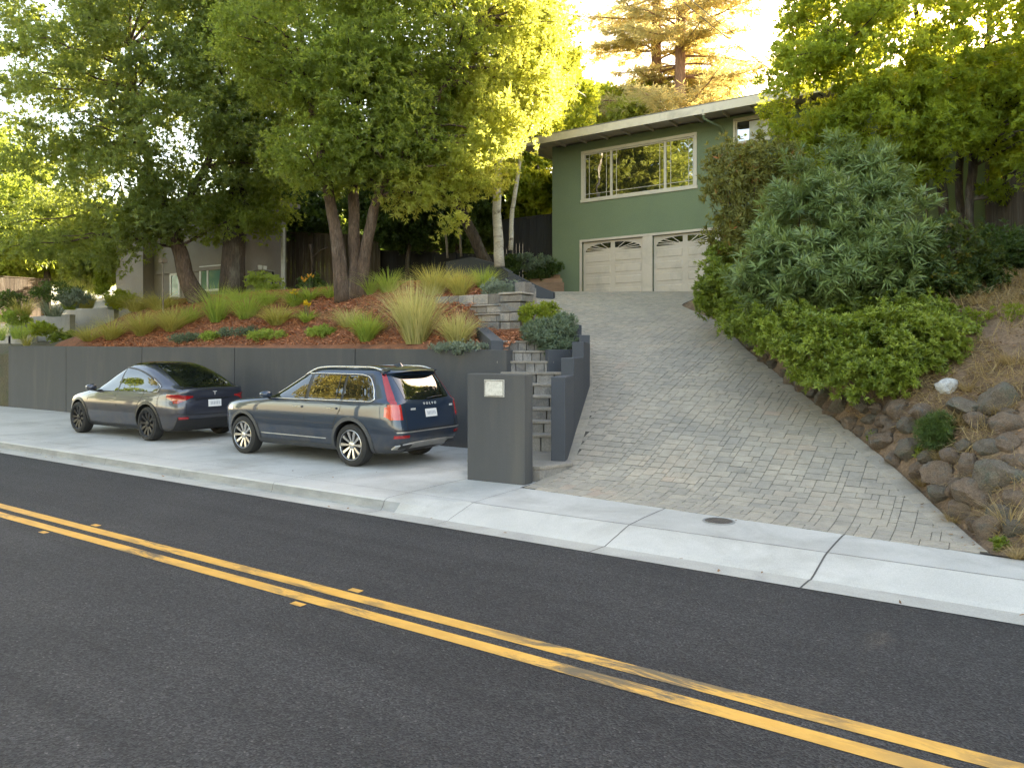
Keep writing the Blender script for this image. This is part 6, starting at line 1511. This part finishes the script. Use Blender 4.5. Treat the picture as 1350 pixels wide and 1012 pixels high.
for (px, py, rx, ry, m, lab, sd) in ((55, 434, 26, 7, 'broad', 'low bright green shrub behind the lowest terrace wall', 1), (85, 446, 26, 8, 'hedge', 'low bright green plant spilling by the end of the charcoal wall', 2), (98, 392, 22, 11, 'silver', 'silver blue shrub behind the upper terrace wall', 3), (135, 372, 10, 16, 'lime', 'upright lime green shrub before the grey house corner', 4), (160, 395, 22, 10, 'broad', 'rounded green shrub behind the upper terrace wall end', 5), (70, 385, 40, 12, 'dark', 'dark green shrub under the far left fence', 6), (20, 418, 22, 9, 'green_grass', 'fresh green low shrub left of the middle terrace wall', 7), (10, 395, 30, 10, 'dark', 'dark shrub at the foot of the far left fence', 8), (410, 375, 20, 14, 'dark', 'dark green leafy shrub behind the orange daylily', 9), (350, 372, 30, 12, 'green_grass', 'green shrub below the garden table', 10), (700, 345, 30, 10, 'sage', 'grey green shrub on the slope below the black fence', 11), (725, 352, 16, 8, 'dark', 'dark cushion shrub beside the timber steps', 12), (672, 350, 16, 12, 'dark', 'small dark shrub at the foot of the white birch trunk', 13), (706, 365, 18, 5, 'mixed', 'yellow green creeping shrub beside the timber steps', 14)):
    dd = 28 if px < 420 else 27.5
    if px < 30: dd = 29
    if 330 < px < 420: dd = 26.5
    bush('low_shrub', lab, [pblob(px, py, dd, rx, ry, rx*dd/FOC*.7)], LM[m], 120 + sd, 40, 10, 8, .12, .035, .2, stems=0, up=.6)
# ground-hugging mats
for (px, py, rx, ry, m, lab, sd) in ((352, 444, 34, 7, 'green_grass', 'flat green creeping mat near the wall left of the tailed family car roof', 1), (424, 440, 24, 5, 'green_grass', 'narrow green creeping mat in the bare mulch', 2), (315, 440, 36, 10, 'sage', 'grey green creeping mat in front of the spiky clumps', 3), (247, 448, 28, 6, 'sage', 'small grey green mat near the left part of the charcoal wall', 4), (605, 459, 50, 6, 'silver', 'long silvery mat along the top of the charcoal wall', 5), (660, 379, 30, 10, 'silver', 'silver green cushion plant on top of the stone wall', 6), (280, 446, 18, 5, 'green_grass', 'small dark green mat between the grey green mats', 7)):
    if sd == 6: c = PD(px, py + 2, 18.2); r = (rx*18.2/FOC, .35, .2); q = c
    elif sd == 5:
        c = PD(px, py, 15.75); r = (rx*15.75/FOC, .22, .09)
    else:
        x, y = onbed(px, py); dd = depth(x, y); c = (x, y, terr_left(x, y) + .05); r = (rx*dd/FOC, rx*dd/FOC*.55, .12)
    if lab.startswith('flat green'): lab = 'flat green creeping mat midway along the foot of the mulch slope'
    bush('creeping_plant', lab, [(c, r)], LM[m], 140 + sd, 70, 9, 8, .075, .016, .12, cat='ground cover plant', stems=0, up=.8, spread=(.2, 1.0))
# bushes in the stair planter
bush('lime_shrub', 'rounded lime green shrub in the planter beside the driveway', [(PD(706, 416, 17.0), (.36, .36, .26)), (PD(722, 412, 17.3), (.3, .3, .22))], LM['lime'], 160, 90, 10, 9, .07, .022, .13, up=.7, stems=0)
bush('silver_shrub', 'silver green shrub spilling over the slate blue planter wall', [(PD(722, 440, 15.9), (.42, .4, .3)), (PD(742, 432, 16.1), (.26, .3, .26)), (PD(735, 452, 15.5), (.32, .25, .18)), (PD(706, 436, 16.2), (.22, .22, .16))], LM['sage'], 161, 150, 10, 10, .13, .022, .15, up=.3, stems=0)
b = MB(); b.prism([PD(722, 470, 15.2)[:2], PD(758, 470, 15.4)[:2], (-8.15, 15.2), (-8.9, 16.8), (-9.2, 16.0), (-8.9, 15.3)], 1.3, lambda x, y: min(2.62, 2.1 + max(0, (y - 13.3))*.3)); tag(b.build('planter_soil', M['mulch']), kind='structure')
# daylilies
def daylily(px, py, hpx, label, mat, n):
    o, (x, y, z, h, r) = grass(px, py, hpx, hpx*1.1, 'green_grass', label, 130, .9, .9, name='daylily', cat='flowering plant', width=.022, group=None)
    rng = np.random.default_rng(int(px)); cen = np.stack([rng.normal(size=n)*r*.3, rng.normal(size=n)*r*.3, h*rng.uniform(.9, 1.25, n)], 1)
    V, F, lv = leaf_arrays(cen, np.tile([0, 0, 1.0], (n, 1)) + rng.normal(size=(n, 3))*.3, 7, .11, .045, rng, (.4, 1.1)); npmesh('flower', V, F, LM[mat], o, lv)
    b = MB()
    for c in cen: b.tube([(c[0]*.3, c[1]*.3, 0), (c[0]*.7, c[1]*.7, h*.6), tuple(c)], .006, 5)
    b.build('flower_stem', M_green, o)
M_green = plain('stem_green', (.08, .13, .03), .6)
daylily(404, 424, 22, 'yellow flowering daylily in the open mulch', 'yellow', 8); daylily(408, 396, 26, 'orange flowering daylily behind the open mulch', 'orange', 7); daylily(388, 404, 18, 'yellow flowering daylily left of the orange one', 'yellow', 5)

# ------------------------------------------------------------------ loose cover: mulch chips, straw, litter
def scatter(name, fn, n, xr, yr, keep, ln, wd, mat, rng, lift=.012, tilt=.35, seg=False):
    x = rng.uniform(*xr, n*4); y = rng.uniform(*yr, n*4); pts = []
    for a, c in zip(x, y):
        if keep(a, c): pts.append((a, c, fn(a, c)))
        if len(pts) >= n: break
    p = np.array(pts); m = len(p); a = rng.uniform(0, 6.283, m); d = np.stack([np.cos(a), np.sin(a), rng.normal(size=m)*tilt], 1); d = unit(d)
    s = unit(np.cross(d, np.array([0, 0, 1.0]) + rng.normal(size=(m, 3))*.35)); L_ = (ln*rng.uniform(.5, 1.5, m))[:, None]; W_ = (wd*rng.uniform(.6, 1.4, m))[:, None]
    p = p + np.array([0, 0, lift]) + np.array([0, 0, 1])*rng.uniform(0, lift, (m, 1))
    V = np.stack([p - d*L_/2 - s*W_*.3, p - d*L_*.1 - s*W_/2 , p + d*L_/2, p + d*L_*.1 + s*W_/2], 1).reshape(-1, 3)
    F = np.arange(m)[:, None]*4 + np.array([[0, 1, 2, 3]])
    o = npmesh(name, V, F, mat, None, rng.uniform(0, 1, m)); tag(o, kind='stuff'); return o
rng = np.random.default_rng(77)
o = scatter('mulch_chips', lambda x, y: terr_left(x, y) + lumps(x, y, .035), 34000, (-26, -8.5), (12.75, 17.5), lambda x, y: not (x > -9.9 and y > 14.4), .125, .032, M['chips'], rng, .02); tag(o, 'reddish brown bark chips spread over the sloping bed', 'bark mulch')
def bank_keep(x, y): return x > xr_at(y) + .15 and y > yback(x) + .15
o = scatter('dry_straw', lambda x, y: terr_right(x, y) + lumps(x, y, .05), 34000, (-3.2, 5.5), (8.7, 17), lambda x, y: bank_keep(x, y) and mnoise.noise(Vector((x*1.1, y*1.1, 5))) > -.35, .24, .011, LM['straw'], rng, .03, .45); tag(o, 'dry straw and dead grass lying on the right bank', 'dry grass')
o = scatter('leaf_litter', lambda x, y: terr_right(x, y) + lumps(x, y, .05), 7000, (-3.5, 5.5), (8.7, 17), bank_keep, .06, .03, LM['litter'], rng, .03, .3); tag(o, 'brown fallen leaves lying on the right bank', 'fallen leaves')
o = scatter('dead_brush', lambda x, y: terr_right(x, y) + lumps(x, y, .05), 5200, (-1.6, 5.5), (8.8, 15), lambda x, y: x > xr_at(y) + .35 and y > yback(x) + .25 and mnoise.noise(Vector((x*1.7, y*1.7, 9))) > .02, .34, .009, LM['straw'], rng, .08, 1.1); tag(o, 'tangled dead grass stems between the boulders of the right bank', 'dry grass')
o = scatter('street_litter', lambda x, y: (.012 if y < 7.42 else .158), 150, (-22, 1.0), (7.14, 12.3), lambda x, y: (y < 7.40 and rng.uniform() < .9) or (y > 8.2 and (y < 8.9 or x < -7.1) and rng.uniform() < .12), .055, .028, LM['litter'], rng, .006, .12); tag(o, 'a few dead leaves lying in the gutter and on the pavement', 'fallen leaves')
def edge_pts(x, y):
    e = xr_at(y) - x; return -.05 < e < .32*rng.uniform(0, 1)**2 + .03 and y > yback(x) + .1
o = scatter('edge_litter', lambda x, y: zdrv(x, y) + .012, 700, (-4.5, .6), (8.7, 15), edge_pts, .05, .022, LM['litter'], rng, .008, .15); tag(o, 'dead leaves gathered along the right edge of the driveway', 'fallen leaves')
# tufts of dry standing grass on the bank
for i, (px, py, h, w_, lab) in enumerate(((1240, 608, 30, 34, 'dry straw tuft left of the largest boulder'), (1265, 560, 26, 40, 'dry straw tuft above the dark green tuft'), (1318, 545, 24, 50, 'dry straw tuft on top of the bank beside the flat boulder'), (1275, 515, 20, 34, 'dry straw tuft right of the pale boulder'), (1330, 700, 60, 50, 'tall rusty dry tuft at the lowest right corner of the bank'), (1255, 690, 20, 26, 'dry straw tuft at the drive edge below the boulders'), (1215, 640, 18, 20, 'dry straw tuft by the drive edge border'), (1340, 735, 22, 40, 'dry straw tuft meeting the pavement'), (1290, 640, 24, 30, 'dry straw tuft between the two biggest boulders'), (1335, 480, 24, 60, 'pale straw tuft high on the bank'), (1290, 400, 18, 50, 'dry straw tuft below the timber edging'))):
    x, y = hit(px, py, terr_right, 5, 30); dd = depth(x, y); r2 = np.random.default_rng(300 + i)
    V, F, lv = blades(None, (0, 0, 0), w_*dd/FOC/2, h*dd/FOC, 170, .007, None, r2, .9, .8, hvar=.5); o = npmesh('dry_tuft', V, F, LM['straw'], None, lv); o.location = (x, y, terr_right(x, y) - .01); tag(o, lab, 'dry grass tuft', 'dry grass tufts on the bank')

# unseen trees added along the bank to keep sun off the road
for i, (x, y, h, r, lab) in enumerate(((4.6, 13.6, 9.5, 2.9, 'round green tree added out of view to shade the road'), (8.8, 15.5, 11, 3.6, 'broad green tree added past the side fence to shade the road'), (6.6, 20, 13, 3.8, 'tall green tree added behind the side fence for its shade'), (3.3, 24.6, 11.5, 2.7, 'slim green tree added out of view near the green house for its shade'), (13, 17, 11, 3.8, 'green tree added at the far right end of the bank for its shade'))):
    zg = terr_right(min(x, 13.5), y); tk = ([(x, y, zg - .2), (x + .1, y, h*.45), (x, y + .2, h*.8)], [.22, .16, .06])
    tree('added_shade_tree', lab, 'tree', [tk], [((x, y, h*.62), (r, r, h*.30)), ((x - r*.4, y + .6, h*.42), (r*.8, r*.8, h*.2)), ((x + r*.4, y - .4, h*.45), (r*.8, r*.8, h*.2))], LM['broad'], M['bark_dark'], 230 + i, 330, 20, 8, .26, .095, .7, 14, group='unseen trees added for shade')
# ------------------------------------------------------------------ trees across the street, seen in the window and car reflections
for i, (x, y, h, r, m, lab) in enumerate(((-38, -9, 24, 7, 'far_lit', 'sunlit golden tree across the street far to the left, mirrored in the car windows'), (-28, -10, 24, 7.5, 'far_lit', 'tall sunlit golden tree across the street mirrored in the house window'), (-20, -13, 21, 6, 'bay', 'broad green tree across the street between the two golden ones'), (-6, -20, 13, 5.5, 'far_lit', 'tree across the street behind the viewer'), (-50, -9, 14, 6, 'bay', 'green tree across the street beyond the far left end of the wall'))):
    tk = ([(x, y, -.4), (x + .2, y, h*.4), (x, y + .2, h*.75)], [.3, .22, .1])
    tree('street_tree', lab, 'tree', [tk], [((x, y, h*.68), (r, r*.8, h*.3)), ((x + 3, y + 1, h*.45), (r*.8, r*.7, h*.25)), ((x - 3.4, y, h*.47), (r*.8, r*.7, h*.25))], LM[m], M['bark_dark'], 200 + i, 220, 18, 8, .42, .17, 1.1, 14, group='trees across the street')
# ------------------------------------------------------------------ sky, sun, camera
w = bpy.data.worlds.new('World'); scn.world = w; w.use_nodes = True
nt = w.node_tree; bg = nt.nodes['Background']
SUN_EL, SUN_PX = math.radians(23), 1620.0
D = ray(SUN_PX, 465); az = math.atan2(D[0], D[1])           # clockwise from +Y
sky = nt.nodes.new('ShaderNodeTexSky'); sky.sky_type = 'NISHITA'; sky.sun_disc = False
sky.sun_elevation = SUN_EL; sky.sun_rotation = az; sky.altitude = 50; sky.air_density = 1.0; sky.dust_density = 1.6; sky.ozone_density = 1.0
tint = nt.nodes.new('ShaderNodeMix'); tint.data_type = 'RGBA'; tint.blend_type = 'MULTIPLY'; tint.inputs[0].default_value = 1; tint.inputs[7].default_value = (1.27, 1.0, .745, 1)     # golden-hour white balance
nt.links.new(sky.outputs[0], tint.inputs[6]); nt.links.new(tint.outputs[2], bg.inputs['Color']); bg.inputs['Strength'].default_value = .14
sl = bpy.data.lights.new('sun', 'SUN'); sl.energy = 5.0; sl.angle = math.radians(.55); sl.color = (1.0, .85, .60)
so = bpy.data.objects.new('sun', sl); COL.objects.link(so)
to_sun = Vector((math.sin(az)*math.cos(SUN_EL), math.cos(az)*math.cos(SUN_EL), math.sin(SUN_EL)))
so.rotation_euler = to_sun.to_track_quat('Z', 'Y').to_euler(); so.location = (0, 30, 40)
cd = bpy.data.cameras.new('camera'); cam = bpy.data.objects.new('camera', cd); COL.objects.link(cam)
cam.location = (0, 0, CAMH); cam.rotation_euler = (math.radians(90), 0, YAW)
cd.sensor_fit = 'HORIZONTAL'; cd.sensor_width = 36; cd.lens = FOC/1350*36; cd.shift_y = -(506 - HYP)/1350; cd.clip_end = 1500; cd.clip_start = .05
scn.camera = cam
scn.view_settings.view_transform = 'Standard'; scn.view_settings.look = 'None'; scn.view_settings.exposure = 3.05; scn.view_settings.gamma = 1; scn.view_settings.use_curve_mapping = False
cy = scn.cycles; cy.use_denoising = True
try: cy.denoiser = 'OPENIMAGEDENOISE'
except Exception: pass
cy.denoising_prefilter = 'NONE'
cy.max_bounces = 8; cy.transparent_max_bounces = 8; cy.diffuse_bounces = 4; cy.glossy_bounces = 4; cy.transmission_bounces = 4; cy.sample_clamp_indirect = 6
cy.use_adaptive_sampling = True; cy.adaptive_threshold = .015
